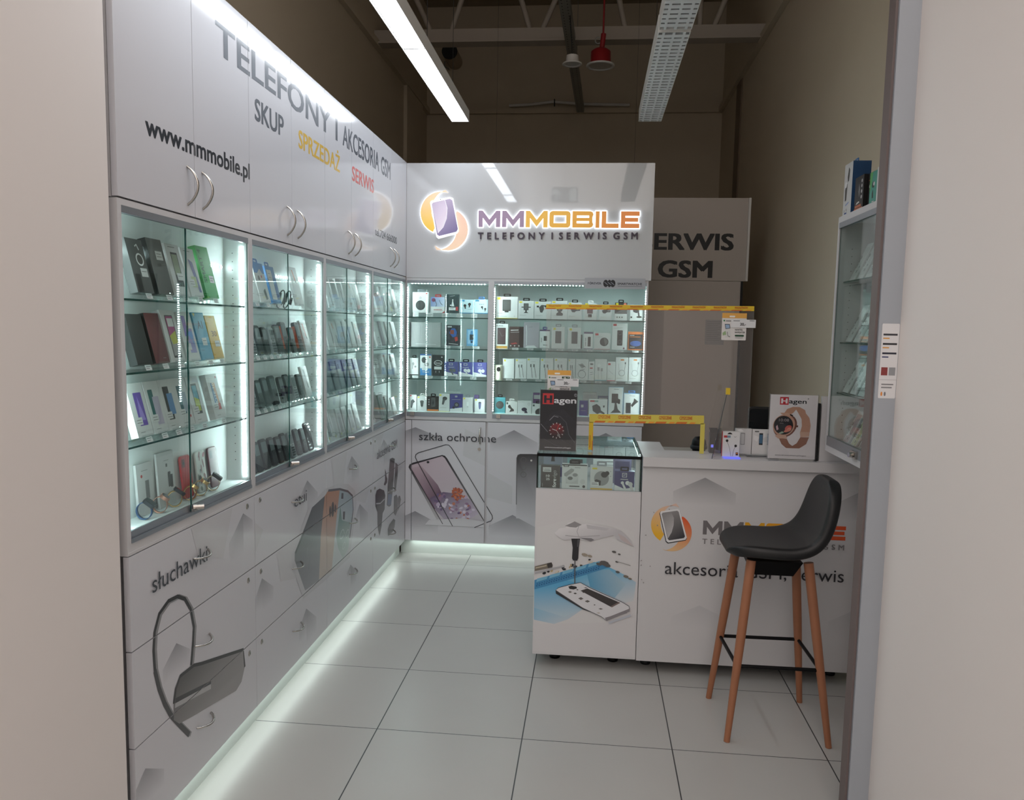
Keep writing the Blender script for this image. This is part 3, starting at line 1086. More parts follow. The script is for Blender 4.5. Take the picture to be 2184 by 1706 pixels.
nt_.rect(0, 0, 1, 1, C(150, 152, 154))
for i in range(11):
    nt_.line([(.08, .93-i*.075), (.9-.12*(i % 3), .93-i*.075)], .012, C(92, 94, 98))
tag(nt_.build('paper_notice', lambda u, v, k: (1.772+u*.155, 4.1995-k, 1.547+v*.206), None, None, PRINT), 'small grey printed paper notice on the partition behind the plastic screen', 'notice')

# ------------------------------------------------------------------ ceiling: lamps, beam, tray, speaker
SEG = [(1.533, 2.90), (.162, 1.528), (-.30, .157)]
LX, LZ = -.0906, 3.03


def lit_lamp(y0, y1, lab):
    r = thing('fluorescent_lamp', lab, 'ceiling lamp', (LX, (y0+y1)/2, LZ), world=True, group='lit ceiling lamps')
    x0, x1 = LX-.056, LX+.056
    MB().box(x0, x1, y0, y1, LZ+.012, LZ+.07).build('housing', WHITE, r)
    MB().add([(x0+.004, y0+.004, LZ+.0115), (x1-.004, y0+.004, LZ+.0115), (x1-.004, y1-.004, LZ+.0115), (x0+.004, y1-.004, LZ+.0115)], [(0, 1, 2, 3)]).build('diffuser', LAMP, r)
    MB().box(x0-.003, x0-.0005, y0, y1, LZ, LZ+.072).box(x1+.0005, x1+.003, y0, y1, LZ, LZ+.072).build('side_rail', WHITE, r)
    MB().box(x0, x1, y0, y0+.003, LZ+.001, LZ+.0117).box(x0, x1, y1-.003, y1, LZ+.001, LZ+.0117).build('end_cap', WHITE, r)
    for yy in (y0+.3, y1-.3):
        MB().cyl((LX, yy, LZ+.07), (LX, yy, ZC), .0016, n=6).build('suspension_wire', BLACKM, r)


for (a0, a1), l in zip(SEG, ('glowing white tube lamp, far end of the lit row above the left cabinets', 'glowing white tube lamp, nearer half of the lit row above the left cabinets',
                             'glowing white tube lamp above the entrance, out of frame')):
    lit_lamp(a0, a1, l)


def dark_lamp(y0, y1, lab):
    r = thing('louvred_lamp', lab, 'ceiling lamp', (1.1735, (y0+y1)/2, LZ), world=True, group='unlit ceiling lamps')
    x0, x1 = 1.103, 1.244
    MB().box(x0, x1, y0, y1, LZ+.052, LZ+.08).build('housing', WHITE, r)
    MB().box(x0-.004, x0, y0, y1, LZ, LZ+.08).box(x1, x1+.004, y0, y1, LZ, LZ+.08).box(x0, x1, y0, y0+.003, LZ, LZ+.052).box(x0, x1, y1-.003, y1, LZ, LZ+.052).build('side_rail', WHITE, r)
    for xx in (1.15, 1.197):
        MB().cyl((xx, y0+.05, LZ+.040), (xx, y1-.05, LZ+.040), .008, n=8).build('tube', mat('unlit_tube', C(230, 230, 226), .3), r)
    lv = MB()
    n = int((y1-y0)/.050)
    for i in range(1, n):
        y = y0+i*(y1-y0)/n
        lv.add([(x0, y-.0178, LZ), (x1, y-.0178, LZ), (x1, y, LZ+.028), (x0, y, LZ+.028)], [(0, 1, 2, 3)])
        lv.add([(x0, y+.0178, LZ), (x1, y+.0178, LZ), (x1, y, LZ+.028), (x0, y, LZ+.028)], [(0, 1, 2, 3)])
        lv.add([(x0, y-.0178, LZ), (x1, y-.0178, LZ), (x1, y+.0178, LZ), (x0, y+.0178, LZ)], [(0, 1, 2, 3)])
    for xx in (1.126, 1.1735, 1.221):
        lv.box(xx-.006, xx+.006, y0+.003, y1-.003, LZ-.001, LZ+.029)
    lv.build('louvre', mat('louvre_aluminium', C(224, 226, 228), .4), r)
    for yy in (y0+.3, y1-.3):
        MB().cyl((1.1735, yy, LZ+.08), (1.1735, yy, ZC), .0016, n=6).build('suspension_wire', BLACKM, r)


dark_lamp(1.362, 2.918, 'unlit louvred ceiling lamp on the right, its far half')
dark_lamp(-.20, 1.332, 'unlit louvred ceiling lamp on the right, its near half cut by the frame')
r = thing('roof_truss', 'pale steel roof truss crossing below the dark ceiling', 'beam', (.5, 5.0, 4.27), world=True)
MB().box(XL+.001, XR-.001, 4.93, 5.07, 4.27, 4.285).box(XL+.001, XR-.001, 4.97, 5.03, 4.285, 4.40).build('lower_chord', STEEL, r)
for x0, x1 in ((-.75, -1.25), (-.55, -.2), (.18, -.15), (.30, .75), (1.05, .8), (1.35, 1.75), (1.72, 1.72), (1.85, 2.25)):
    MB().cyl((x0, 5, 4.40), (x1, 5, ZC-.1), .025, n=8).build('web_member', STEEL, r)
MB().box(XL+.001, XR-.001, 4.95, 5.05, ZC-.1, ZC-.001).build('upper_chord', STEEL, r)
# perforated tray
r = MB()
A0, A1 = Vector((.50, 2.6, 4.245)), Vector((.615, 7.295, 4.255))
d_ = (A1-A0).normalized()
s_ = Vector((d_.y, -d_.x, 0))*.045
for p, q in ((A0, A1),):
    r.add([p-s_, p+s_, q+s_, q-s_], [(0, 1, 2, 3)], 0)
    for sg_ in (-1, 1):
        r.add([p+s_*sg_, q+s_*sg_, q+s_*sg_+Vector((0, 0, .06)), p+s_*sg_+Vector((0, 0, .06))], [(0, 1, 2, 3)], 0)
L_ = (A1-A0).length
for i in range(int(L_/.06)):
    for sg_ in (-.5, .5):
        c = A0+d_*(.03+i*.06+(.02 if sg_ > 0 else 0))+s_*sg_-Vector((0, 0, .0008))
        r.add([c+d_*.009*math.cos(t)+s_*(.11*math.sin(t)) for t in (2*PI*j/6 for j in range(6))], [tuple(range(6))], 1)
for f_ in (.15, .75):
    c = A0.lerp(A1, f_)
    r.cyl(c+Vector((0, 0, .0)), (c.x, c.y, ZC), .003, n=6)
tag(r.build('cable_tray', [GALV, BLACKM]), 'grey perforated cable tray running to the back wall', 'cable tray')
# pale conduit on the ledge
r = MB().tube([(-.25, 7.225, 4.333), (.02, 7.225, 4.345), (.28, 7.225, 4.375), (.62, 7.225, 4.345), (1.2, 7.225, 4.33)], .018, 8)
for x in (.30, .62):
    r.box(x-.006, x+.006, 7.20, 7.25, 4.325, 4.40, 1)
tag(r.build('conduit', [WHITE, BLACKM]), 'pale bent conduit lying along the back wall ledge', 'conduit')
# red bell speaker
r = thing('bell_speaker', 'red bell-shaped alarm speaker with white rim hanging from the ceiling', 'speaker', (.838, 4.6, 3.92), world=True)
MB().lathe([(.0, 4.075), (.06, 4.07), (.085, 4.05), (.088, 3.965), (.098, 3.945)], (.838, 4.6, 0), 28).build('body', RED, r)
MB().lathe([(.098, 3.947), (.122, 3.94), (.124, 3.93), (.104, 3.925), (.100, 3.935)], (.838, 4.6, 0), 32).build('rim', WHITE, r)
MB().lathe([(.0, 3.938), (.102, 3.936)], (.838, 4.6, 0), 28).build('grille', mat('grey_speaker_grille', C(196, 188, 178), .7), r)
MB().cyl((.845, 4.6, 4.07), (.858, 4.6, 4.20), .022, n=12).build('stem', RED, r)
MB().cyl((.855, 4.6, 4.20), (.857, 4.6, ZC), .008, n=8).build('rod', RED, r)
MB().tube([(.812+.026*math.cos(t), 4.6, 4.145+.026*math.sin(t)) for t in (2*PI*i/16 for i in range(16))], .006, 8, True).build('ring', GALV, r)
# downlight under the tray
r = thing('downlight', 'small white round downlight hanging under the cable tray', 'ceiling lamp', (.603, 4.3, 3.85), world=True)
MB().lathe([(.05, 3.92), (.055, 3.87), (.062, 3.862)], (.603, 4.3, 0), 24).build('housing', WHITE, r)
MB().lathe([(.060, 3.862), (.081, 3.858), (.083, 3.85), (.064, 3.848), (.060, 3.855)], (.603, 4.3, 0), 28).build('rim', WHITE, r)
MB().lathe([(.0, 3.862), (.061, 3.857)], (.603, 4.3, 0), 24).build('lens', mat('frosted_lens', C(210, 212, 210), .3), r)
MB().cyl((.603, 4.3, 3.92), (.575, 4.3, 4.242), .004, n=6).build('cord', BLACKM, r)
# wall speaker
r = thing('cylinder_speaker', 'round black-faced speaker fixed to the back wall', 'speaker', (-.93, 7.1, 4.88), world=True)
MB().cyl((-.93, 6.92, 4.87), (-.93, 7.298, 4.87), .088, n=28).build('body', mat('beige_speaker_body', C(176, 160, 136), .5), r)
MB().cyl((-.93, 6.905, 4.87), (-.93, 6.92, 4.87), .092, n=28).build('front_grille', BLACKM, r)
MB().tube([(-1.0, 7.0, 4.78), (-1.03, 7.1, 4.76), (-1.0, 7.28, 4.78)], .008, 6).build('bracket', GALV, r)
# exit sign hanging over the entrance (seen only as a reflection)
r = thing('exit_sign', 'lit emergency exit pictogram sign over the entrance, out of frame', 'sign', (.38, -3.0, 3.47), world=True)
MB().box(.19, .57, -3.02, -3.001, 3.46, 3.68).build('plate', WHITE, r)
mb = MB()
for q in ([(.245, 3.50), (.275, 3.50), (.275, 3.60), (.32, 3.56), (.32, 3.60), (.26, 3.66), (.20, 3.60), (.20, 3.56), (.245, 3.60)],):
    mb.prism(q, lambda u, v, d: (u, -3.0+d, v), .003, -.0005)
mb.prism([(.45, 3.49), (.55, 3.49), (.55, 3.66), (.45, 3.66)], lambda u, v, d: (u, -3.0+d, v), .003, -.0005)
mb.build('pictogram', EXITL, r)
MB().cyl((.38, -3.01, 3.68), (.38, -3.01, 4.6), .004, n=6).build('rod', BLACKM, r)

# ------------------------------------------------------------------ counters
CY = 1.235


def mpC(u, v, k):
    return (u, CY-k, v)


r = thing('display_counter', 'white display counter with glass case on top, printed with a screwdriver over an opened phone', 'counter', (.84, 1.56, 0), world=True)
p = MB().box(.588, 1.0885, CY, CY+.018, .068, .8935).build('front_panel', LAMD, r)
MB().box(.588, .606, CY+.018, 1.90, .068, .8935).box(1.070, 1.0885, CY+.018, 1.90, .068, .8935).box(.606, 1.070, CY+.018, 1.90, .86, .888).box(.606, 1.070, CY+.018, 1.9, .07, .09).build('carcass', LAMD, r)
for x in (.693, .985):
    for y in (1.37, 1.8):
        MB().lathe([(.0, .0), (.026, 0), (.028, .012), (.018, .02), (.018, .069)], (x, y, 0), 16).build('foot', BLACK, r)
a = Art()
W_ = C(222, 220, 222)
a.rect(.590, .08, 1.087, .885, C(214, 212, 214))
a.poly([(.60, .70), (.80, .76), (1.06, .70), (1.08, .50), (1.0, .25), (.62, .22), (.60, .5)], C(216, 215, 216))
a.poly([(.591, .393), (.878, .54), (.956, .518), (1.017, .49), (1.079, .453), (1.071, .36), (.97, .33), (.829, .306), (.758, .251), (.691, .224), (.592, .24)], grad(C(104, 178, 214), (.78, .42), C(208, 212, 216), (.86, .26)))
a.poly([(.591, .40), (.72, .45), (.83, .43), (.83, .31), (.74, .262), (.592, .30)], grad(C(86, 168, 212), (.66, .42), C(190, 208, 218), (.68, .25)))
a.poly([(.84, .50), (.95, .51), (1.03, .44), (.98, .37), (.86, .42)], grad(C(90, 158, 196), (.86, .44), C(170, 196, 210), (1.03, .47)))
a.poly([(.591, .439), (.685, .473), (.878, .543), (.948, .520), (.786, .458), (.591, .392)], C(70, 140, 186))
for i in range(5):
    u = .60+i*.062
    v = .441+i*.0215
    a.poly([(u, v-.012), (u+.05, v+.006), (u+.056, v+.022), (u+.004, v+.006)], C(120, 182, 212))
for i in range(26):
    u = .60+i*.0118
    v = .408+i*.00405
    a.rect(u, v, u+.006, v+.005, C(30, 88, 140))
    a.rect(u+.002, v+.010, u+.008, v+.014, C(30, 88, 140))
rr = random.Random(5)
for i in range(22):
    u = .61+rr.random()*.26
    v = .452+(u-.61)*.34+rr.random()*.02
    a.ell(u, v, .004+.008*rr.random(), .003+.004*rr.random(), rr.choice([C(40, 44, 50), C(214, 206, 190), C(180, 160, 120), C(60, 60, 66)]), rr.random(), 6)
a.poly([(.591, .508), (.672, .532), (.678, .518), (.676, .507), (.591, .485)], C(120, 112, 100))
a.poly([(.65, .526), (.672, .532), (.678, .518), (.676, .507), (.655, .502)], C(58, 54, 52))
a.poly([(.595, .503), (.648, .518), (.648, .512), (.595, .497)], C(190, 180, 160))
a.line([(.592, .474), (.735, .517)], .008, C(176, 176, 180))
for u, v, s in ((.83, .577, 1.3), (.855, .572, 1), (.90, .535, 1.2), (.925, .54, 2), (.94, .53, 1.4), (.97, .598, .9), (.985, .55, .7), (.99, .50, .9), (1.03, .48, 1.1), (1.05, .47, .8), (.995, .588, .6)):
    a.ell(u, v, .012*s, .006*s, rr.choice([C(120, 112, 100), C(90, 88, 86), C(160, 150, 136)]), -.2, 8)
a.line([(.985, .552), (1.05, .535)], .003, C(150, 148, 146))
a.poly([(.683, .678), (.707, .702), (.735, .706), (.745, .73), (.778, .739), (.812, .724), (.834, .731), (.955, .716), (1.0, .701), (1.039, .667), (1.065, .628), (1.029, .641), (.985, .658), (.967, .68), (.897, .66), (.858, .644), (.814, .65), (.764, .651), (.731, .644), (.697, .662)],
       grad(C(228, 226, 228), (.80, .72), C(196, 194, 198), (.82, .65)))
a.poly([(.732, .715), (.762, .73), (.778, .739), (.812, .724), (.785, .709), (.757, .71)], C(150, 148, 150))
a.poly([(.834, .726), (.945, .712), (.93, .70), (.84, .706)], C(196, 194, 198))
a.poly([(.83, .652), (.858, .644), (.875, .652), (.86, .66), (.80, .66)], C(128, 126, 130))
a.line([(.735, .668), (.80, .664), (.90, .675)], .004, C(176, 174, 178))
a.line([(.80, .72), (.79, .69), (.80, .665)], .003, C(178, 176, 180))
a.poly([(.985, .69), (1.02, .672), (1.062, .63), (1.03, .642), (1.0, .66)], C(196, 184, 184))
a.line([(.7845, .55), (.7865, .423)], .005, C(86, 88, 92))
a.poly([(.764, .654), (.806, .656), (.801, .61), (.80, .559), (.795, .546), (.775, .547), (.77, .557), (.772, .609)], C(40, 40, 44))
a.poly([(.794, .652), (.803, .652), (.798, .615), (.793, .615)], C(86, 86, 90))
PHB = [(.695, .395), (.709, .408), (.77, .428), (.814, .439), (.859, .416), (1.022, .35), (1.05, .334), (1.053, .32), (1.04, .302), (.942, .259), (.919, .275), (.829, .313)]
a.poly([(.695, .395), (.697, .378), (.829, .306), (.90, .285), (.84, .32), (.709, .39)], C(44, 44, 48))
a.poly(PHB, C(222, 222, 226))
a.line(PHB, .003, C(90, 90, 94), True)
a.poly([(1.053, .323), (1.054, .309), (.945, .255), (.936, .27), (.963, .28)], C(140, 136, 140))
a.poly([(.815, .399), (.848, .412), (1.008, .349), (.968, .324)], C(62, 58, 58))
a.poly([(.960, .328), (.968, .324), (1.008, .349), (1.0, .353)], C(120, 104, 100))
a.poly([(.756, .416), (.77, .422), (.795, .418), (.798, .41), (.782, .403), (.762, .405)], C(34, 34, 38))
for u, v, w2, h2, c in ((.765, .390, .020, .010, 120), (.790, .384, .018, .008, 60), (.818, .360, .026, .014, 110), (.850, .348, .026, .013, 110), (.885, .332, .010, .005, 60), (.915, .314, .022, .008, 110), (.83, .392, .014, .006, 60), (.80, .403, .012, .006, 70), (.905, .293, .020, .008, 200), (.84, .415, .02, .004, 50)):
    a.poly([(u-w2/2, v), (u, v+h2/2), (u+w2/2, v), (u, v-h2/2)], C(c, int(c*.97), int(c*.94)))
a.line([(.955, .246), (1.06, .290)], .010, C(190, 194, 204))
a.build('picture_print', mpC, p, (.590, .07, 1.087, .892), PRINTS)
g = MB()
g.pane(.594, 1.0835, CY+.004, CY+.008, .894, 1.055, 'y')
g.pane(.594, .598, CY+.008, 1.897, .894, 1.055, 'x').pane(1.0795, 1.0835, CY+.008, 1.897, .894, 1.055, 'x').pane(.594, 1.0835, CY+.004, 1.897, 1.0552, 1.062, 'z')
g.build('glass_case', [GLASS, GREENEDGE], r)
MB().box(.590, 1.0875, CY+.0005, CY+.0038, 1.048, 1.0625).box(1.0838, 1.0875, CY+.0005, 1.899, 1.052, 1.0625).box(.590, .5938, CY+.0005, 1.899, 1.052, 1.0625).box(1.0838, 1.0875, CY+.0005, CY+.006, .894, 1.048).box(.590, .5938, CY+.0005, CY+.006, .894, 1.048).build('black_edging', BLACK, r)
MB().box(1.060, 1.0790, CY+.02, CY+.05, .889, 1.054).build('corner_post', LAMD, r)
led_strip(r, (1.0792, 1.30, 1.045), (1.0792, 1.88, 1.045), (-1, 0, -.3), pitch=.03)
MB().box(.6, 1.078, 1.885, 1.896, .889, 1.0545).build('back_rail', ALU, r)

r = thing('service_counter', 'long white service counter printed with the shop logo behind the bar stool', 'counter', (1.6, 1.5, 0), world=True)
p = MB().box(1.0915, 2.094, CY, CY+.018, .064, 1.020).build('front_panel', LAMD, r)
MB().box(1.0915, 1.11, CY+.018, 1.72, .068, 1.020).box(2.076, 2.094, CY+.018, 1.86, .068, 1.02).box(1.11, 2.076, 1.68, 1.70, .068, .98).build('carcass', LAMD, r)
MB().box(1.0905, 2.097, 1.214, 1.452, 1.0205, 1.0655).box(1.0905, 1.21, 1.452, 1.73, 1.0205, 1.0655).build('worktop', LAMD, r)
MB().box(1.2105, 2.09, 1.4525, 1.90, .985, 1.015).build('desk_top', mat('grey_desk_board', C(158, 154, 148), .5), r)
for x in (1.147, 2.04):
    for y in (1.36, 1.66):
        MB().lathe([(.0, .0), (.024, 0), (.026, .01), (.016, .018), (.016, .069)], (x, y, 0), 16).build('foot', DGREY, r)
MB().box(1.905, 2.094, 1.272, 1.29, 1.066, 1.368).build('side_screen', LAMD, r)
a = Art()
for px, pz, hw, hh, dk in ((1.383, .974, .145, .07, 150), (1.383, .355, .13, .06, 196), (1.747, .968, .17, .06, 206), (2.17, .98, .18, .10, 150), (1.55, .70, .14, .1, 206), (2.15, .40, .17, .09, 190)):
    chevron(a, (px, pz), (px-hw, pz-hh), (px+hw, pz-hh), C(dk, dk, dk+3), C(208, 207, 209))
    a.k += 1
OR1, OR2, YE = C(226, 110, 40), C(238, 190, 40), C(226, 170, 120)
c1 = (1.232, .742)
mo = moon((1.232, .742), .092, (1.282, .752), .098, math.radians(66), math.radians(240))
a.poly(mo, grad(C(222, 190, 176), (1.25, .84), C(236, 180, 30), (1.20, .68)))
mo = moon((1.240, .705), .092, (1.192, .705), .090, math.radians(60), math.radians(-118))
a.poly(mo, grad(C(222, 80, 24), (1.30, .78), C(226, 190, 140), (1.23, .62)))
a.poly([(1.177, .795), (1.182, .803), (1.262, .819), (1.272, .812), (1.311, .680), (1.305, .668), (1.222, .650), (1.212, .658)], C(40, 40, 44))
a.poly([(1.180, .797), (1.185, .805), (1.262, .820), (1.271, .814), (1.310, .683), (1.304, .672), (1.224, .655), (1.215, .662)], C(226, 226, 228))
a.poly([(1.188, .791), (1.192, .798), (1.260, .811), (1.267, .806), (1.301, .688), (1.296, .680), (1.228, .666), (1.221, .672)], grad(C(146, 144, 144), (1.21, .79), C(46, 46, 54), (1.29, .69)))
a.poly([(1.188, .791), (1.192, .798), (1.232, .805), (1.246, .775), (1.246, .740), (1.238, .705), (1.222, .675)], grad(C(136, 134, 134), (1.20, .79), C(190, 188, 190), (1.24, .73)))
a.ell(1.223, .816, .002, .002, C(60, 60, 60), n=8)
x0, x1, z0, z1 = 1.383, 2.034, .702, .769
S_ = (x1-x0)/(1.132-.030)
CC = [C(116, 112, 114)]*2+[C(228, 168, 40), C(228, 160, 38), C(228, 140, 36), C(226, 120, 34), C(224, 96, 32), C(222, 84, 36)]
for (ch, q0, q1), c in zip(LETX, CC):
    ps = letter_polys(ch, x0+(q0-.03)*S_, x0+(q1-.03)*S_, z0, z1)
    fl, tr = with_holes(ps)
    a.k += 1
    a.tri(fl, tr, c)
for ch, c0, wd in ws:
    a.text(ch, x0+c0*k_*S_, .657, .026, C(132, 128, 130), u1=x0+(c0*k_+wd)*S_, bold=.02)
a.text('akcesoria GSM, serwis', 1.213, .503, .064, C(40, 40, 46), u1=2.037)
rr = random.Random(9)
for i in range(9):
    u, v = 1.10+.05*rr.random()**2*4, .35+.5*rr.random()
    a.ell(min(u, 1.2), v, .002+.003*rr.random(), .002+.002*rr.random(), C(150, 146, 146), rr.random(), 6)
a.build('picture_print', mpC, p, (1.093, .065, 2.0925, 1.019), PRINTS)

# ------------------------------------------------------------------ plastic screen with yellow tape
r = thing('plastic_screen', 'clear plastic counter screen with a serving hatch edged in yellow tape', 'screen', (1.1, 1.36, 1.066), world=True)
PY = 1.358
m = MB()
for x0, x1, z0, z1 in ((.612, .838, 1.0665, 1.776), (.838, 1.381, 1.245, 1.776), (1.381, 1.594, 1.0665, 1.776)):
    m.add([(x0, PY, z0), (x1, PY, z0), (x1, PY, z1), (x0, PY, z1)], [(0, 1, 2, 3)], 0)
    m.add([(x0, PY+.003, z0), (x1, PY+.003, z0), (x1, PY+.003, z1), (x0, PY+.003, z1)], [(0, 1, 2, 3)], 0)
for x in (.612, 1.594):
    m.add([(x, PY, 1.0665), (x, PY+.003, 1.0665), (x, PY+.003, 1.776), (x, PY, 1.776)], [(0, 1, 2, 3)], 1)
m.build('clear_sheet', [PLEXI, mat('plexi_edge', C(190, 196, 196), .2)], r)
TY, TR = C(222, 188, 44), C(196, 92, 30)


def tape(name, p, q, wd, word, vert=False, col=TY, ph=0, thick=.0006):
    p, q = Vector(p), Vector(q)
    L = (q-p).length
    d = (q-p).normalized()
    n = Vector((-d.y, d.x))
    a = Art()
    a.rect(0, 0, L, wd, col)
    step = .098 if not vert else .088
    i = 0
    u = .012+ph
    while u+.06 < L:
        a.text(word, u, wd*.50, wd*.36, TR, u1=u+.060, bold=.03)
        a.poly([(u-.02, 0), (u+.03, 0), (u+.038, wd*.22), (u-.012, wd*.22)], C(206, 110, 34))
        a.poly([(u+.045, 0), (u+.07, 0), (u+.078, wd*.2), (u+.053, wd*.2)], C(232, 150, 50))
        u += step
    mp = lambda u, v, k: (p.x+d.x*u+n.x*v, PY-.0008-k, p.y+d.y*u+n.y*v)
    o = a.build(name, mp, r, None, PRINT)
    return o


tape('yellow_tape', (.610, 1.750), (1.594, 1.757), .023, 'MAGAZYNÓW')
tape('yellow_tape', (.834, 1.203), (1.384, 1.212), .042, 'CZYSZCZENIE', col=C(216, 198, 84), ph=.03)
tape('yellow_tape', (.854, 1.068), (.854, 1.205), .021, 'MAGAZYNÓW')
tape('yellow_tape', (1.389, 1.068), (1.389, 1.215), .021, 'MAGAZYNÓW', col=C(212, 198, 90), ph=.09)
# side brace with tape
b = thing('screen_brace', 'clear plastic triangular brace standing across the counter left of the earphone box', 'screen', (1.41, 1.25, 1.066), world=True)
m = MB()
q = [(1.406, 1.222, 1.0668), (1.462, 1.350, 1.0668), (1.474, 1.352, 1.372), (1.463, 1.232, 1.372)]
m.add(q, [(0, 1, 2, 3)], 0)
m.add([(x+.003, y-.0015, z) for x, y, z in q], [(0, 1, 2, 3)], 0)
m.add([q[0], q[3], (q[3][0]+.003, q[3][1]-.0015, q[3][2]), (q[0][0]+.003, q[0][1]-.0015, q[0][2])], [(0, 1, 2, 3)], 1)
m.build('clear_sheet', [PLEXI, mat('dark_plexi_edge', C(50, 54, 60), .3)], b)
MB().box(1.461, 1.479, 1.231, 1.250, 1.368, 1.398).build('tape_patch', TAPEY, b)


def card_tag(x0, y, label, tpos):
    r = thing('shop_card', label, 'card', (x0, y, 1.6), group=None)
    a = Art()
    a.rrect(0, 0, .114, .104, .004, C(226, 222, 220))
    a.rect(0, .104, .114, .128, C(228, 170, 82))
    a.rrect(.034, .108, .060, .116, .003, C(240, 236, 226))
    a.text('NAVITEL', .062, .046, .008, C(36, 36, 38), u1=.098, bold=.03)
    a.text('NAVIGATOR', .062, .034, .008, C(36, 36, 38), u1=.108, bold=.03)
    a.rrect(.070, .084, .108, .098, .002, C(34, 66, 42))
    a.text('39', .078, .086, .0095, C(230, 232, 226), bold=.03)
    a.text('99', .097, .091, .005, C(230, 232, 226), bold=.02)
    a.ell(.010, .092, .004, .004, C(60, 130, 80))
    a.line([(.018, .091), (.042, .091)], .004, C(120, 120, 120))
    a.ell(.070, .070, .003, .003, C(60, 60, 60))
    a.ell(.083, .070, .003, .003, C(60, 60, 60))
    a.poly([(.012, .072), (.036, .074), (.044, .022), (.018, .012)], C(216, 216, 214))
    a.poly([(.013, .076), (.036, .076), (.040, .056), (.018, .052)], C(54, 60, 70))
    a.poly([(.016, .073), (.034, .073), (.037, .058), (.020, .055)], C(150, 176, 206))
    a.line([(.026, .04), (.030, .02), (.040, .016)], .002, C(40, 40, 40))
    a.poly([(.004, .034), (.018, .044), (.022, .026), (.006, .022)], C(150, 176, 130))
    a.rrect(.062, .018, .104, .026, .003, C(34, 76, 52))
    a.line([(.064, .012), (.10, .012)], .002, C(130, 130, 130))
    mb = MB().prism(rrp(0, 0, .114, .128, .004), lambda u, v, d: (u, d, v), .0002, .0016, 0, C(220, 216, 214))
    a.into(mb, lambda u, v, k: (u, -k, v))
    mb.build('card', PRINT, r)
    a = Art()
    a.text('20,-', .012+.030, .010, .013, C(40, 40, 42), bold=.03)
    a.line([(.010, .032), (.040, .032)], .0025, C(70, 70, 74))
    a.line([(.085, .033), (.108, .033)], .0025, C(70, 70, 74))
    mb = MB().prism(rrp(0, 0, .114, .038, .002), lambda u, v, d: (u, d, v), -.0035, -.0025, 0, C(228, 228, 230))
    a.into(mb, lambda u, v, k: (u, -.0035-k, v))
    o = mb.build('price_tag', PRINT, r)
    o.location = tpos
    return r


t1 = card_tag(1.447, PY-.0045, 'green and white shop card with a 20 price tag hanging under the upper yellow tape', (.042, 0, .060))
t1.location.z = 1.618
t2 = card_tag(.625, PY-.0045, 'green and white shop card with a 20 price tag above the black watch poster', (.038, 0, .050))
t2.location.z = 1.327

# ------------------------------------------------------------------ poster stands
POSTB = mat('poster_print', rough=.12, attr=True)


def poster(name, label, x, y, z, w_, h, art, base, slab=.03):
    r = thing(name, label, 'poster stand', (x, y, z))
    mb = MB().box(0, w_, .002, slab, .006, h, 0, base)
    art.into(mb, lambda u, v, k: (u*w_, .002-k, .006+v*(h-.006)))
    mb.build('poster', POSTB, r)
    m = MB()
    m.box(-.004, w_+.004, -.03, slab+.03, .0005, .0045, 0)
    m.box(-.004, -.001, -.001, slab+.004, .0045, h+.004, 0).box(w_+.001, w_+.004, -.001, slab+.004, .0045, h+.004, 0)
    m.add([(-.003, -.0015, .005), (w_+.003, -.0015, .005), (w_+.003, -.0015, h+.003), (-.003, -.0015, h+.003)], [(0, 1, 2, 3)], 0)
    m.build('acrylic_holder', ACRYL, r)
    return r


a = Art()
asp = .174/.30
a.rect(0, 0, 1, 1, C(24, 24, 30))
a.poly([(0, .35), (.30, .62), (.62, .70), (1, .48), (1, .2), (0, .12)], grad(C(34, 34, 42), (.5, .6), C(22, 22, 28), (.5, .2)))
a.rect(.06, .765, .36, .945, C(206, 48, 52))
a.text('H', .115, .79, .125, C(20, 22, 38), u1=.305, bold=.05)
a.text('agen', .38, .79, .10, C(232, 232, 236), u1=.97, bold=.02)
a.line([(.955+.035*math.cos(t), .925+.021*math.sin(t)) for t in (2*PI*i/12 for i in range(12))], .006, C(190, 190, 194), True)
a.text('R', .94, .916, .02, C(190, 190, 194), asp=asp)
a.line([(.02, .44), (.22, .31)], .008, C(120, 122, 128), asp=asp)
a.line([(.28, .52), (.40, .59), (.55, .57), (.72, .47), (.80, .27), (.97, .14)], .012, C(70, 72, 78), asp=asp)
a.line([(.26, .50), (.38, .575), (.50, .555)], .008, C(150, 150, 156), asp=asp)
a.ell(.46, .335, .23, .235*asp, C(44, 22, 26))
a.ell(.46, .335, .19, .19*asp*1.1, grad(C(120, 30, 38), (.46, .42), C(40, 14, 20), (.46, .25)))
for i in range(12):
    t = 2*PI*i/12
    a.line([(.46+.165*math.cos(t), .335+.165*asp*1.15*math.sin(t)), (.46+.2*math.cos(t), .335+.2*asp*1.15*math.sin(t))], .010, C(214, 210, 208), asp=asp)
a.line([(.46, .335), (.52, .43)], .008, C(214, 60, 50), asp=asp)
a.line([(.46, .335), (.34, .36)], .008, C(220, 216, 214), asp=asp)
a.line([(.46, .335), (.53, .27)], .005, C(220, 216, 214), asp=asp)
a.ell(.52, .26, .04, .04*asp, C(120, 116, 116))
a.ell(.54, .37, .02, .02*asp, C(214, 210, 208))
a.line([(.1, .2), (.4, .10), (.6, .07)], .006, C(64, 64, 70), asp=asp)
a.line([(.55, .20), (.95, .08)], .006, C(64, 64, 70), asp=asp)
a.text('www.brunocalvani.pl/hagen', .14, .045, .020, C(214, 214, 218), u1=.86, bold=.02)
poster('poster_stand', 'black watch poster in a clear stand on the glass display case', .597, 1.286, 1.0628, .176, .300, a, C(24, 24, 30), .03)
a = Art()
asp = .215/.30
a.rect(0, 0, 1, 1, C(226, 222, 224))
a.rect(.20, .845, .385, .965, C(196, 44, 56))
a.text('H', .235, .868, .076, C(236, 232, 234), u1=.35, bold=.05)
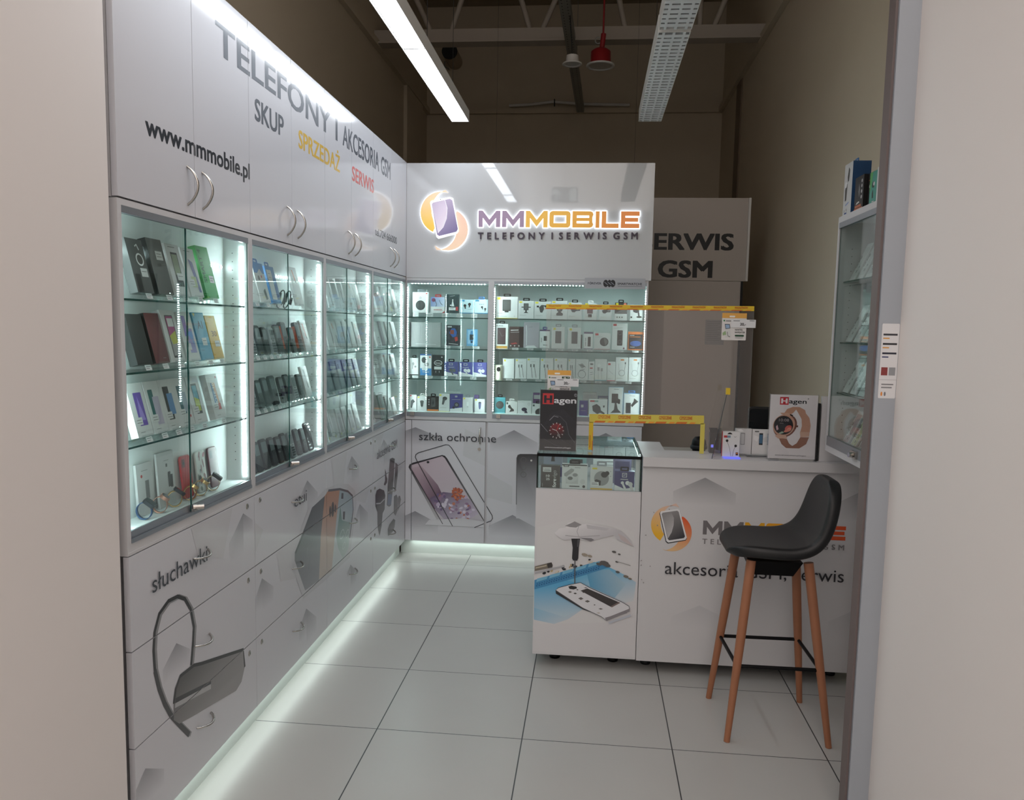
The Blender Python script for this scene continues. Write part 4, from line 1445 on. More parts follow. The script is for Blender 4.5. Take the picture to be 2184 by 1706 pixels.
a.text('agen', .395, .868, .072, C(30, 30, 34), u1=.76, bold=.015)
a.ell(.795, .945, .014, .010, C(120, 120, 120))
SK, SK2 = C(192, 146, 122), C(150, 104, 84)
a.poly([(.29, .70), (.36, .78), (.48, .815), (.62, .815), (.74, .77), (.76, .72), (.60, .72), (.55, .775), (.49, .72), (.44, .70)], SK)
a.poly([(.60, .72), (.76, .72), (.84, .65), (.875, .53), (.86, .42), (.66, .42), (.69, .52), (.675, .63)], SK)
a.poly([(.655, .43), (.86, .43), (.855, .36), (.67, .345)], C(204, 166, 144))
a.poly([(.67, .345), (.855, .35), (.80, .24), (.66, .17), (.43, .17), (.52, .21), (.60, .25)], SK2)
a.poly([(.215, .325), (.385, .315), (.44, .24), (.54, .19), (.52, .17), (.38, .17), (.28, .23)], SK2)
a.ell(.335, .515, .255, .245*asp, C(120, 78, 66), .25)
a.ell(.31, .525, .235, .235*asp, C(196, 152, 132), .15)
a.ell(.30, .525, .205, .205*asp, C(36, 34, 38))
a.text('10:08', .20, .585, .045, C(170, 160, 162), u1=.41)
a.line([(.22, .555), (.30, .555)], .008, C(130, 124, 126), asp=asp)
a.ell(.405, .48, .075, .045, C(206, 96, 86), .3)
a.ell(.42, .46, .05, .03, C(226, 140, 120), .3)
a.ell(.38, .44, .07, .02, C(214, 130, 110), .2)
a.poly([(.14, .50), (.17, .53), (.20, .46), (.16, .44)], C(206, 170, 180))
a.poly([(.20, .40), (.28, .43), (.32, .41), (.24, .385)], C(160, 180, 160))
a.rect(.545, .50, .61, .53, C(110, 72, 60))
a.poly([(.215, .72), (.40, .72), (.48, .69), (.46, .665), (.25, .695)], C(206, 164, 142))
a.poly([(.13, .355), (.16, .375), (.36, .365), (.40, .325), (.20, .315)], C(206, 168, 148))
a.poly([(.42, .705), (.50, .685), (.47, .665), (.43, .68)], C(50, 36, 34))
a.text('www.brunocalvani.pl/hagen', .15, .048, .020, C(50, 50, 56), u1=.81, bold=.01)
poster('poster_stand', 'white rose-gold watch poster in a clear stand on the service counter', 1.670, 1.262, 1.0662, .2135, .306, a, C(222, 218, 220), .012)
MB_ = MB().box(1.886, 1.899, 1.268, 1.30, 1.0662, 1.335)  # black strip put in for the dark back of the acrylic stand
tag(MB_.build('dark_back_strip', BLACKM), 'black strip added for the dark acrylic back, between white watch poster and side screen', 'strip')

# ------------------------------------------------------------------ things on the service counter
r = thing('table_scanner', 'black domed scanner with a cable on the grey desk behind the counter', 'scanner', (1.418, 1.74, 1.0152))
MB().lathe([(.0, .086), (.022, .082), (.036, .064), (.040, .036), (.034, .010), (.026, 0)], (0, 0, 0), 20).build('dome', BLACK, r)
MB().lathe([(.044, .020), (.046, .03), (.040, .040)], (0, 0, 0), 20).build('collar', DGREY, r)
MB().tube([(0, -.03, .005), (-.05, -.06, .004), (-.02, -.10, .004), (.05, -.16, .004), (.10, -.19, .004), (.12, -.21, .006)], .0035, 6).build('cable', BLACK, r)
r = thing('card_terminal', 'black rounded terminal screen standing behind the small white boxes', 'terminal', (1.705, 1.53, 1.0155))


def rslab(w_, h, d, rad, bev=.002, m=0):
    """rounded slab standing on z=0, front at y=0"""
    A = rrp(-w_/2+bev, bev, w_/2-bev, h-bev, max(rad-bev, .001))
    B = rrp(-w_/2, 0, w_/2, h, rad)
    mb = MB()
    n = len(A)
    rings = [[(u, 0, v) for u, v in A], [(u, bev, v) for u, v in B], [(u, d-bev, v) for u, v in B], [(u, d, v) for u, v in A]]
    vs = [v for g_ in rings for v in g_]
    mb.add(vs, [tuple(range(n))[::-1]], m)
    mb.add(vs, [tuple(range(3*n, 4*n))], m)
    mb.add(vs, [(k*n+i, k*n+(i+1) % n, (k+1)*n+(i+1) % n, (k+1)*n+i) for k in range(3) for i in range(n)], m)
    return mb


rslab(.16, .272, .016, .02).build('body', BLACKM, r)
sc = rslab(.146, .25, .0012, .015, .0004)
sc.build('screen', SCREEN, r, loc=(0, -.0013, .011))
MB().box(-.05, .05, .0, .09, .0003, .012).build('base', BLACK, r)
r = thing('router_box', 'small dark electronic box with a blue light behind the clear brace', 'device', (1.452, 1.40, 1.066))
MB().box(-.03, .03, 0, .04, .0005, .10).add([(-.03, 0, .10), (.03, 0, .10), (.03, .04, .12), (-.03, .04, .12)], [(0, 1, 2, 3)]).build('body', DGREY, r)
MB().box(-.024, -.012, -.002, -.0003, .028, .042).build('blue_lamp', BLUEL, r)
r = thing('acrylic_stand', 'acrylic riser with an added blue glow under the red and white earphone box', 'stand', (1.497, 1.252, 1.066))
MB().box(-.030, .045, -.012, .050, .0005, .006).build('riser', BLUEL, r)  # emits all over, standing in for the blue reflection on the counter
r = tag(MB().box(1.585, 1.70, 1.31, 1.385, 1.0662, 1.0765).box(1.60, 1.688, 1.30, 1.306, 1.0662, 1.080).build('acrylic_riser', ACRYL), 'clear acrylic riser under the small boxes beside the white watch poster', 'stand')

# ------------------------------------------------------------------ bar stool
r = thing('bar_stool', 'black padded bar stool with tapered wooden legs in front of the counter', 'stool', (1.62, .845, 0), world=True)


def stool_shell():
    prof = [(1.412, .752), (1.420, .776), (1.452, .790), (1.51, .794), (1.58, .790), (1.65, .787), (1.71, .795), (1.755, .822), (1.784, .876), (1.797, .945), (1.804, 1.005), (1.810, 1.050), (1.814, 1.072)]
    half = [.075, .125, .165, .188, .196, .198, .198, .194, .188, .178, .160, .118, .06]
    curl = [0, .002, .005, .008, .010, .012, .016, .020, .018, .012, .006, .002, 0]
    nt = 12
    P = [Vector((x, 0, z)) for x, z in prof]
    vs, fs = [], []
    for i, p in enumerate(P):
        d = (P[min(i+1, len(P)-1)]-P[max(i-1, 0)]).normalized()
        nrm = Vector((-d.z, 0, d.x))
        for j in range(nt+1):
            t = -1+2*j/nt
            vs.append((p.x+nrm.x*curl[i]*t*t, .845+half[i]*t, p.z+nrm.z*curl[i]*t*t))
    for i in range(len(P)-1):
        for j in range(nt):
            fs.append((i*(nt+1)+j, (i+1)*(nt+1)+j, (i+1)*(nt+1)+j+1, i*(nt+1)+j+1))
    mb = MB().add(vs, fs, 0, None, True)
    return mb


o = stool_shell().build('seat_shell', LEATHER, r)
md = o.modifiers.new('solid', 'SOLIDIFY')
md.thickness = .048
md.offset = -.6
md = o.modifiers.new('sub', 'SUBSURF')
md.levels = md.render_levels = 2
mb = MB().add([(x, y, z) for z, s_ in ((.735, 1), (.668, .72)) for x, y in ((1.61-.115*s_, .845-.12*s_), (1.61+.10*s_, .845-.12*s_), (1.61+.10*s_, .845+.12*s_), (1.61-.115*s_, .845+.12*s_))],
              [(0, 1, 5, 4), (1, 2, 6, 5), (2, 3, 7, 6), (3, 0, 4, 7), (4, 5, 6, 7), (0, 3, 2, 1)])
mb.build('under_seat_bracket', BLACK, r)
LEGS = [((1.507, .735, .735), (1.428, .651, 0)), ((1.489, .955, .735), (1.410, 1.025, 0)), ((1.733, .735, .735), (1.831, .658, 0)), ((1.738, .955, .735), (1.815, 1.040, 0))]
for a_, b_ in LEGS:
    a_, b_ = Vector(a_), Vector(b_)
    mb = MB()
    mb.cyl(b_, b_.lerp(a_, .55), .0125, .0185, 16, 0)
    mb.cyl(b_.lerp(a_, .55), a_, .0185, .0195, 16, 0)
    mb.build('leg', WOOD, r)
ring = []
for i, (a_, b_) in enumerate((LEGS[0], LEGS[2], LEGS[3], LEGS[1])):
    c = Vector(b_).lerp(Vector(a_), .306/.735)
    ring.append(c)
cen = sum(ring, Vector())/4
pts = []
for i in range(4):
    p, q, s = ring[i], ring[i-1], ring[(i+1) % 4]
    for t in (.10, .03):
        pts.append(p.lerp(q, t))
    for t in (.03, .10):
        pts.append(p.lerp(s, t))
MB().tube(pts, .0075, 10, True).build('footrest_ring', BLACK, r)

# ------------------------------------------------------------------ showcase on the right wall
struct('wall_right_nib', MB().box(2.098, XR, .101, 1.186, 0, 2.165), SHOPF)
SX = 1.905
r = thing('wall_showcase', 'narrow white glass wall showcase on the right wall above the counter end', 'showcase', (2.0, .9, 1.13), world=True)
Y0, Y1, Z0, Z1 = .52, 1.187, 1.130, 2.169
XR_ = 2.0965
f = MB()
f.box(SX, XR_, Y0, Y0+.018, Z0, Z1).box(SX, XR_, Y1-.018, Y1, Z0, Z1).box(SX, XR_, Y0+.018, Y1-.018, Z0, Z0+.028).box(SX, XR_, Y0+.018, Y1-.018, Z1-.026, Z1).box(XR_-.012, XR_, Y0+.018, Y1-.018, Z0+.028, Z1-.026)
for q in range(26):
    zz = Z0+.1+q*.032
    f.add([(SX+.06+.0022*math.cos(t), Y1-.0184, zz+.0022*math.sin(t)) for t in (2*PI*j/6 for j in range(6))], [tuple(range(6))], 1)
f.build('frame', [LAMD, BLACKM], r)
MB().box(SX-.002, SX+.02, Y0+.02, Y1-.02, Z0+.0285, Z0+.07).build('bottom_rail', ALU, r)
MB().box(SX-.002, SX+.02, Y0+.02, Y1-.02, Z1-.050, Z1-.0265).build('top_rail', ALU, r)
g = MB().pane(SX+.004, SX+.008, Y0+.02, Y1-.02, Z0+.0705, Z1-.0505, 'x').build('glass_door', [GLASS, GREENEDGE], r)
lk = MB().cyl((SX-.002, 0.78, Z0+.045), (SX-.03, 0.775, Z0+.045), .010, n=14).box(SX-.012, SX-.0025, 0.755, 0.815, Z0+.030, Z0+.060)
lk.build('lock', CHROME, g)
RSH = [1.888, 1.621, 1.398]
for z in RSH:
    MB().pane(SX+.03, XR_-.014, Y0+.02, Y1-.02, z-.006, z, 'z').build('glass_shelf', [GLASST, GREENEDGE], r)
o = MB().lathe([(0, .003), (.014, .0025), (.016, 0)], (0, 0, 0), 16).build('cable_cover', DGREY, r)
o.location = (0, 0, 0)
for v in o.data.vertices:
    x, y, z = v.co
    v.co = (XR_-.0125-z, 1.09+x, 2.10+y)
o.location = tuple(-x for x in r.location)
# price list on the post
a = Art()
a.rrect(0, 0, .13, .24, .006, C(226, 226, 228))
for i, (c1, c2) in enumerate(((C(60, 60, 66), C(220, 160, 80)), (C(40, 40, 44), C(220, 160, 80)), (C(50, 52, 66), C(60, 66, 110)))):
    v = .205-i*.030
    a.line([(.012, v), (.118, v)], .006, c1)
    a.line([(.012, v-.012), (.06, v-.012)], .004, c2)
a.rect(.012, .074, .06, .10, C(140, 60, 60))
a.rect(.07, .074, .118, .10, C(150, 152, 156))
a.line([(0, .06), (.13, .06)], .001, C(170, 170, 172))
a.line([(.02, .045), (.11, .045)], .004, C(130, 130, 134))
a.line([(.02, .035), (.10, .035)], .004, C(130, 130, 134))
a.ell(.025, .014, .007, .007, C(226, 140, 60))
a.ell(.050, .014, .007, .007, C(120, 122, 130))
tag(a.build('sticker', lambda u, v, k: (1.7335+u*.4, .0998-k, 1.460+v*.97), None, None, PRINT), 'white payment sticker on the grey shop-front post', 'sticker')

# ------------------------------------------------------------------ goods
K = {'w': 226, 'k': 26, 'd': 58, 'g': 150, 'l': 200}
YEL, PUR, BLU, RD, ORA, TEAL = (222, 206, 44), (66, 58, 130), (66, 120, 184), (190, 60, 62), (214, 124, 56), (70, 150, 160)


def cc(c):
    if isinstance(c, str):
        c = K[c]
    return C(c) if isinstance(c, (int, float)) else C(*c)


def art_of(spec, asp):
    a = Art()
    for s in spec:
        k = s[0]
        if k == 'r':
            a.rect(*s[1:5], cc(s[5]))
        elif k == 'e':
            a.ell(s[1], s[2], s[3], s[3]*asp*s[4], cc(s[5]), s[6] if len(s) > 6 else 0, 18)
        elif k == 'p':
            a.poly(s[1], cc(s[2]))
        elif k == 'l':
            a.line(s[1], s[2], cc(s[3]), asp=asp)
        elif k == 'o':
            a.line([(s[1]+s[3]*math.cos(t), s[2]+s[3]*asp*math.sin(t)) for t in (2*PI*i/20 for i in range(20))], s[4], cc(s[5]), True, asp=asp)
        elif k == 'rr':
            a.rrect(*s[1:5], s[5], cc(s[6]), asp)
        elif k == 't':
            a.text(s[1], s[2], s[3], s[4], cc(s[5]), u1=s[6] if len(s) > 6 else None, bold=.02, asp=asp)
        elif k == 'tv':
            a.text(s[1], s[2], s[3], s[4], cc(s[5]), bold=.02, asp=asp, rot=True)
        elif k == 'g':
            a.poly(s[1], grad(cc(s[2]), s[1][0], cc(s[3]), s[1][2]))
    return a


def hang_tab(w_, h, d, col, parent):
    hw, hh = min(.026, w_*.22), .020
    o_ = rrp(-hw, h-.002, hw, h+hh, .006)
    i_ = rrp(-hw*.62, h+.006, hw*.62, h+hh*.70, .003)
    fl, tr = with_holes([o_, i_[::-1]])
    mb = MB()
    for y in (d*.4, d*.4+.002):
        mb.add([(u, y, v) for u, v in fl], tr, 0)
    return mb.build('hanger_tab', {'k': BLACK, 'w': WHITE, 'r': RED, 'g': ALU, 'p': mat('purple_tab', cc(PUR), .4), 'b': mat('blue_tab', cc(BLU), .4)}[col], parent)


def carton(name, label, cat, loc, w_, h, d, base, spec, rot=(0, 0, 0), hang=None, group=None, side=None):
    b = cc(base)
    mb = MB()
    e = .0015
    mb.box(-w_/2, w_/2, 0, d, 0, h, 0, b, 'lr' if side else '')
    if side:
        mb.box(-w_/2, w_/2, 0, d, 0, h, 0, cc(side), 'btfk')
    art_of(spec, w_/h).into(mb, lambda u, v, k: (-w_/2+u*w_, -k, v*h))
    if hang:
        r = thing(name, label, cat, loc, rot, group)
        mb.build('carton', PRINT, r, loc=(0, 0, 0))
        hang_tab(w_, h, d, hang, r)
        return r
    return tag(mb.build(name, PRINT, None, loc, rot), label, cat, group)


YL = ('r', .06, .88, .24, .97, YEL)
MINI = [('l', [(.08, .20), (.5, .20)], .012, 'g'), ('l', [(.08, .16), (.38, .16)], .010, 'l')]
HOLD1 = [YL, ('rr', .34, .48, .66, .86, .012, 60), ('rr', .38, .52, .62, .83, .008, 90), ('p', [(.44, .50), (.56, .50), (.54, .40), (.66, .32), (.34, .32), (.46, .40)], 44), ('r', .20, .62, .34, .67, 52), ('r', .66, .62, .80, .67, 52)]+MINI
HOLD2 = [YL, ('p', [(.28, .66), (.42, .80), (.56, .80), (.58, .56), (.48, .36), (.36, .38)], 70), ('p', [(.52, .78), (.86, .80), (.90, .70), (.66, .66)], 54), ('r', .14, .66, .28, .76, 30)]+MINI
HOLD3 = [YL, ('p', [(.2, .60), (.45, .70), (.85, .66), (.90, .52), (.6, .50), (.48, .42), (.3, .44)], 64), ('p', [(.62, .64), (.9, .68), (.92, .58), (.66, .54)], 120)]+MINI
CABLE = [('r', .07, .88, .2, .95, YEL), ('l', [(.3, .66), (.36, .5), (.44, .06)], .02, 90), ('l', [(.55, .66), (.62, .5), (.74, .06)], .02, 90), ('rr', .26, .56, .36, .70, .004, 110), ('rr', .50, .56, .61, .70, .004, 110), ('l', [(.3, .82), (.66, .82)], .010, 'g')]
CASE = [('r', .12, .86, .3, .95, YEL), ('rr', .28, .24, .74, .80, .006, 86)]
LOOP = [('rr', .38, .86, .66, .92, .004, ORA), ('o', .5, .34, .24, .02, 150), ('l', [(.24, .74), (.24, .60), (.3, .44)], .016, 180), ('l', [(.78, .76), (.76, .60), (.70, .44)], .016, 150), ('r', .72, .72, .82, .80, 90), ('l', [(.1, .12), (.6, .12)], .012, 'g')]
BUDS = [('e', .36, .56, .10, 1, 30), ('p', [(.32, .54), (.40, .54), (.44, .34), (.36, .32)], 30), ('e', .68, .66, .10, 1, 34), ('p', [(.66, .66), (.74, .66), (.70, .44), (.62, .44)], 60)]

R1 = 'shelf, corner back showcase'
R2 = 'shelf, wide back showcase'
BACK = [
    # cabinet, name, label, x0, x1, z0, z1, base, art, hang
    ('speaker_box', 'white box with a round black speaker, top '+R1, -.450, -.334, 1.750, 1.895, 214, [('e', .5, .36, .30, 1, 46), ('e', .5, .36, .25, 1, 62), ('o', .5, .72, .05, .012, 60), ('e', .88, .93, .05, 1, RD), ('l', [(.1, .06), (.5, .06)], .012, 'g')], 'g'),
    ('earphone_box', 'blue and white earphone box with red hanger, top '+R1, -.317, -.217, 1.750, 1.862, 220, [('g', [(0, 1), (0, .4), (1, .4), (1, 1)], (86, 110, 170), (206, 214, 230)), ('e', .2, .82, .14, 1, (120, 60, 90)), ('l', [(.3, .8), (.42, .55), (.36, .4)], .03, 40), ('l', [(.6, .82), (.72, .6), (.85, .5)], .03, 50), ('t', 'EARBUDS', .22, .17, .07, RD, .8), ('p', [(.8, 0), (1, 0), (1, .14)], RD)], 'r'),
    ('cable_box', 'dark box with a white cable and a red corner, top '+R1, -.206, -.117, 1.750, 1.884, (38, 54, 56), [('p', [(.4, .36), (.52, .72), (.66, .36)], 224), ('e', .53, .70, .05, 1, 224), ('r', .22, .16, .76, .30, 220), ('r', .78, .14, .96, .34, RD), ('l', [(.28, .24), (.6, .24)], .02, 60), ('l', [(.3, .88), (.7, .93)], .012, 200)], None),
    ('earbud_box', 'pale blue earbud box with two black buds, top '+R1, -.108, -.005, 1.750, 1.848, (196, 218, 226), [('r', .06, .86, .34, .97, (60, 140, 180)), ('r', 0, 0, 1, .06, (60, 130, 170)), ('l', [(.55, .3), (.85, .3)], .014, 120)]+BUDS, None),
    ('earbud_box', 'pale blue earbud box lettered DAY, top '+R1, -.002, .094, 1.750, 1.850, (200, 220, 228), [('r', .06, .86, .34, .97, (60, 140, 180)), ('r', 0, 0, 1, .06, (60, 130, 170)), ('t', 'DAY', .36, .62, .09, 120, .74), ('e', .56, .46, .08, 1, 30), ('p', [(.54, .44), (.6, .44), (.64, .3), (.58, .3)], 30), ('e', .80, .34, .08, 1, 30), ('p', [(.78, .32), (.84, .32), (.82, .16), (.76, .16)], 30)], 'b'),
    ('grey_album', 'large flat silver grey box filling the left of the second '+R1, -.468, -.245, 1.506, 1.682, 168, [('r', 0, 0, .045, 1, 22), ('l', [(.34, .9), (.34, .35)], .01, 140), ('l', [(.52, .9), (.52, .35)], .01, 140), ('l', [(.7, .9), (.7, .35)], .01, 186), ('l', [(.2, .12), (.86, .11)], .02, 206)], None),
    ('watch_box', 'black children\'s watch box with a blue watch, second '+R1, -.204, -.107, 1.520, 1.666, (36, 36, 44), [('g', [(.1, .4), (.5, .1), (.9, .5), (.5, .9)], (40, 40, 50), (70, 60, 70)), ('p', [(.22, .62), (.4, .84), (.66, .84), (.80, .66), (.74, .46), (.5, .40)], (50, 96, 170)), ('rr', .3, .56, .58, .76, .006, (140, 70, 50)), ('p', [(.62, .40), (.84, .44), (.88, .26), (.70, .20)], (190, 60, 56)), ('l', [(.2, .10), (.9, .06)], .03, 200), ('r', .1, .88, .42, .95, 190)], None),
    ('watch_box', 'open blue watch box with a clear front, second '+R1, -.056, .019, 1.520, 1.640, (104, 160, 200), [('r', .1, .12, .86, .94, (150, 190, 220)), ('rr', .3, .36, .70, .68, .01, (34, 38, 46)), ('p', [(.34, .68), (.66, .68), (.60, .9), (.40, .9)], (70, 130, 180)), ('p', [(.34, .36), (.66, .36), (.60, .16), (.40, .16)], (70, 130, 180)), ('e', .5, .24, .1, 1, (40, 60, 80))], None),
    ('earbud_card', 'white earbud card at the corner end of the third '+R1, -.468, -.405, 1.302, 1.425, 216, [('e', .4, .66, .14, 1.3, 150), ('e', .66, .5, .12, 1, 140), ('p', [(.3, .6), (.42, .6), (.36, .36), (.26, .36)], 150), ('r', 0, 0, 1, .05, 60)], 'k'),
    ('earbud_box', 'white and blue box with grey earbuds, third '+R1, -.391, -.309, 1.302, 1.455, 222, [('r', 0, 0, 1, .33, (70, 130, 186)), ('r', 0, .94, 1, 1, (50, 90, 150)), ('e', .34, .72, .22, 1.2, 70), ('e', .58, .52, .2, 1, 150), ('r', .15, .24, .66, .36, 214), ('e', .86, .86, .07, 1, RD), ('l', [(.2, .16), (.8, .16)], .03, 190)], None),
    ('accessory_box', 'black box with a white oval emblem, third '+R1, -.302, -.218, 1.302, 1.450, (34, 36, 38), [('e', .5, .62, .36, .62, 220), ('e', .5, .62, .31, .58, 40), ('t', 'hoco', .28, .585, .07, 226, .72), ('r', .16, .30, .80, .44, 214), ('l', [(.3, .14), (.3, .24)], .02, 200), ('l', [(.6, .14), (.6, .24)], .02, 200), ('e', .82, .9, .06, 1, 190)], None),
]
for j in range(3):
    x0, x1 = ((-.216, -.116), (-.111, -.010), (-.005, .092))[j]
    BACK.append(('earbud_box', ('purple earbud box with grey buds, leftmost of three, third ', 'purple earbud box with white buds, middle of three, third ', 'purple earbud box with white buds, rightmost of three, third ')[j]+R1, x0, x1, 1.302, 1.404, (84, 84, 150),
                 [('p', [(0, 0), (1, 0), (1, .12), (.5, .22), (0, .32)], 226), ('rr', .36, .76, .62, .92, .006, 190), ('rr', .40, .79, .58, .89, .004, (84, 84, 150)), ('l', [(.28, .62), (.72, .62)], .03, 190), ('e', .48, .42, .12, 1, 90 if j == 0 else 228), ('e', .72, .40, .13, 1, 100 if j == 0 else 222), ('p', [(.44, .4), (.54, .4), (.7, .1), (.6, .08)], 96 if j == 0 else 214)], 'k'))
BACK += [
    ('holder_box', 'white box with a dark charger, corner end, bottom '+R1, -.468, -.416, 1.0445, 1.160, 214, [('p', [(.2, .62), (.5, .72), (.8, .56), (.55, .48), (.36, .16), (.16, .18)], 50), ('r', .05, .9, .3, .98, RD)], None),
    ('charger_box', 'white box with a dark green car plug, second, bottom '+R1, -.412, -.341, 1.0445, 1.150, 214, [YL, ('p', [(.3, .68), (.7, .68), (.62, .34), (.5, .24), (.38, .34)], (70, 76, 74)), ('e', .5, .66, .19, .5, 90)], 'w'),
    ('cable_box', 'black box with an orange foot strip, bottom '+R1, -.337, -.255, 1.0445, 1.150, (38, 30, 28), [('r', .35, .30, .72, .92, 84), ('p', [(.42, .34), (.50, .86), (.62, .5)], 40), ('r', 0, .02, 1, .12, ORA), ('e', .14, .78, .06, 1, 180), ('e', .14, .62, .06, 1, 180), ('e', .14, .46, .06, 1, 180)], 'k'),
    ('charger_box', 'white box with a long grey car charger picture, bottom '+R1, -.252, -.174, 1.0445, 1.172, 222, [YL, ('e', .56, .74, .22, .8, 60), ('p', [(.36, .72), (.58, .62), (.44, .38), (.28, .40)], 84), ('l', [(.1, .22), (.7, .22)], .014, 'g'), ('r', 0, 0, 1, .02, YEL)], None),
    ('holder_box', 'dark purple and white box with a black holder, bottom '+R1, -.171, -.081, 1.0445, 1.172, (62, 60, 128), [('p', [(0, 0), (1, 0), (1, .26), (0, .16)], 226), ('rr', .4, .82, .6, .92, .004, 170), ('l', [(.14, .70), (.86, .70)], .02, 170), ('e', .54, .40, .2, 1, 36), ('e', .54, .40, .12, 1, 120), ('e', .3, .24, .1, 1, 40)], None),
    ('plug_box', 'white box with a white plug, next to last of the bottom '+R1, -.078, -.006, 1.0445, 1.150, 222, [YL, ('rr', .36, .42, .60, .70, .006, 240), ('p', [(.40, .42), (.58, .42), (.50, .28)], 200), ('l', [(.36, .42), (.36, .7)], .01, 180)], 'g'),
    ('charger_box', 'white box with a blue-grey car charger, rightmost of the bottom '+R1, .008, .082, 1.0445, 1.142, 224, [YL, ('p', [(.38, .74), (.66, .74), (.62, .40), (.56, .24), (.46, .24), (.40, .40)], (96, 102, 140)), ('e', .52, .74, .13, .5, 60)], None),
    ('accessory_box', 'slim purple box behind the white charger boxes, bottom '+R1, -.006+.004, .030, 1.0445, 1.166, (110, 90, 140), [('r', .1, .1, .9, .8, 180)], None),
]
# wide showcase
TOP = [('a1', .152, .306, 1.875, [('r', .05, .86, .2, .97, YEL), ('rr', .30, .34, .68, .86, .03, 46), ('rr', .33, .38, .65, .83, .026, 84), ('r', .40, .28, .58, .34, 40), ('l', [(.06, .24), (.3, .24)], .012, 90), ('e', .86, .1, .04, 1, 200), ('l', [(.06, .1), (.5, .1)], .014, 'g'), ('r', 0, 0, 1, .02, YEL)], 'k', 'large white box with a black wireless charger'),
       ('a2', .311, .420, 1.848, HOLD1, 'k', 'white box with an upright grey phone clamp'), ('a3', .424, .541, 1.845, HOLD2, 'k', 'white box with a clamp on a ball joint'),
       ('a4', .545, .656, 1.852, [YL, ('p', [(.3, .62), (.46, .70), (.60, .70), (.74, .62), (.66, .44), (.58, .40), (.74, .30), (.70, .20), (.32, .20), (.30, .30), (.44, .40), (.36, .46)], 70), ('l', [(.5, .66), (.5, .5)], .02, 190)]+MINI[:1], 'k', 'white box with a gravity phone clamp'),
       ('a5', .660, .756, 1.842, HOLD3, 'k', 'white box with a grey hook-shaped clamp'),
       ('a6', .776, .862, 1.838, [('r', .05, .88, .3, .99, YEL), ('rr', .22, .38, .68, .66, .03, (104, 74, 78)), ('rr', .30, .16, .60, .34, .01, (70, 54, 56))]+MINI[:1], 'w', 'white box with a reddish charging pad'),
       ('a7', .880, .966, 1.832, HOLD3, 'k', 'white box with a pale hook-shaped clamp'), ('a8', .987, 1.072, 1.846, [('r', 0, .38, 1, 1, 40), ('r', .08, .84, .28, .97, YEL), ('e', .82, .9, .12, 1, (200, 110, 90)), ('p', [(0, .4), (.6, .62), (1, .58), (1, .42)], 96), ('e', .2, .18, .05, 1, 60), ('e', .4, .18, .05, 1, 60), ('e', .6, .18, .05, 1, 60)], 'k', 'white and black box with a dashboard picture'),
       ('a9', 1.094, 1.180, 1.832, [('p', [(.2, .72), (.6, .76), (.74, .6), (.5, .48), (.24, .56)], 50), ('p', [(.56, .6), (.70, .6), (.78, .26), (.66, .26)], 56), ('e', .72, .24, .22, .36, 44), ('e', .1, .22, .07, 1, 30)], None, 'white box with a small round black stand')]
for i, (q, x0, x1, z1, sp, hg, l) in enumerate(TOP):
    BACK.append(('holder_box', f'{l}, {ORD[i]}, top {R2}', x0, x1, 1.7205, z1-.002, 214, sp, hg))
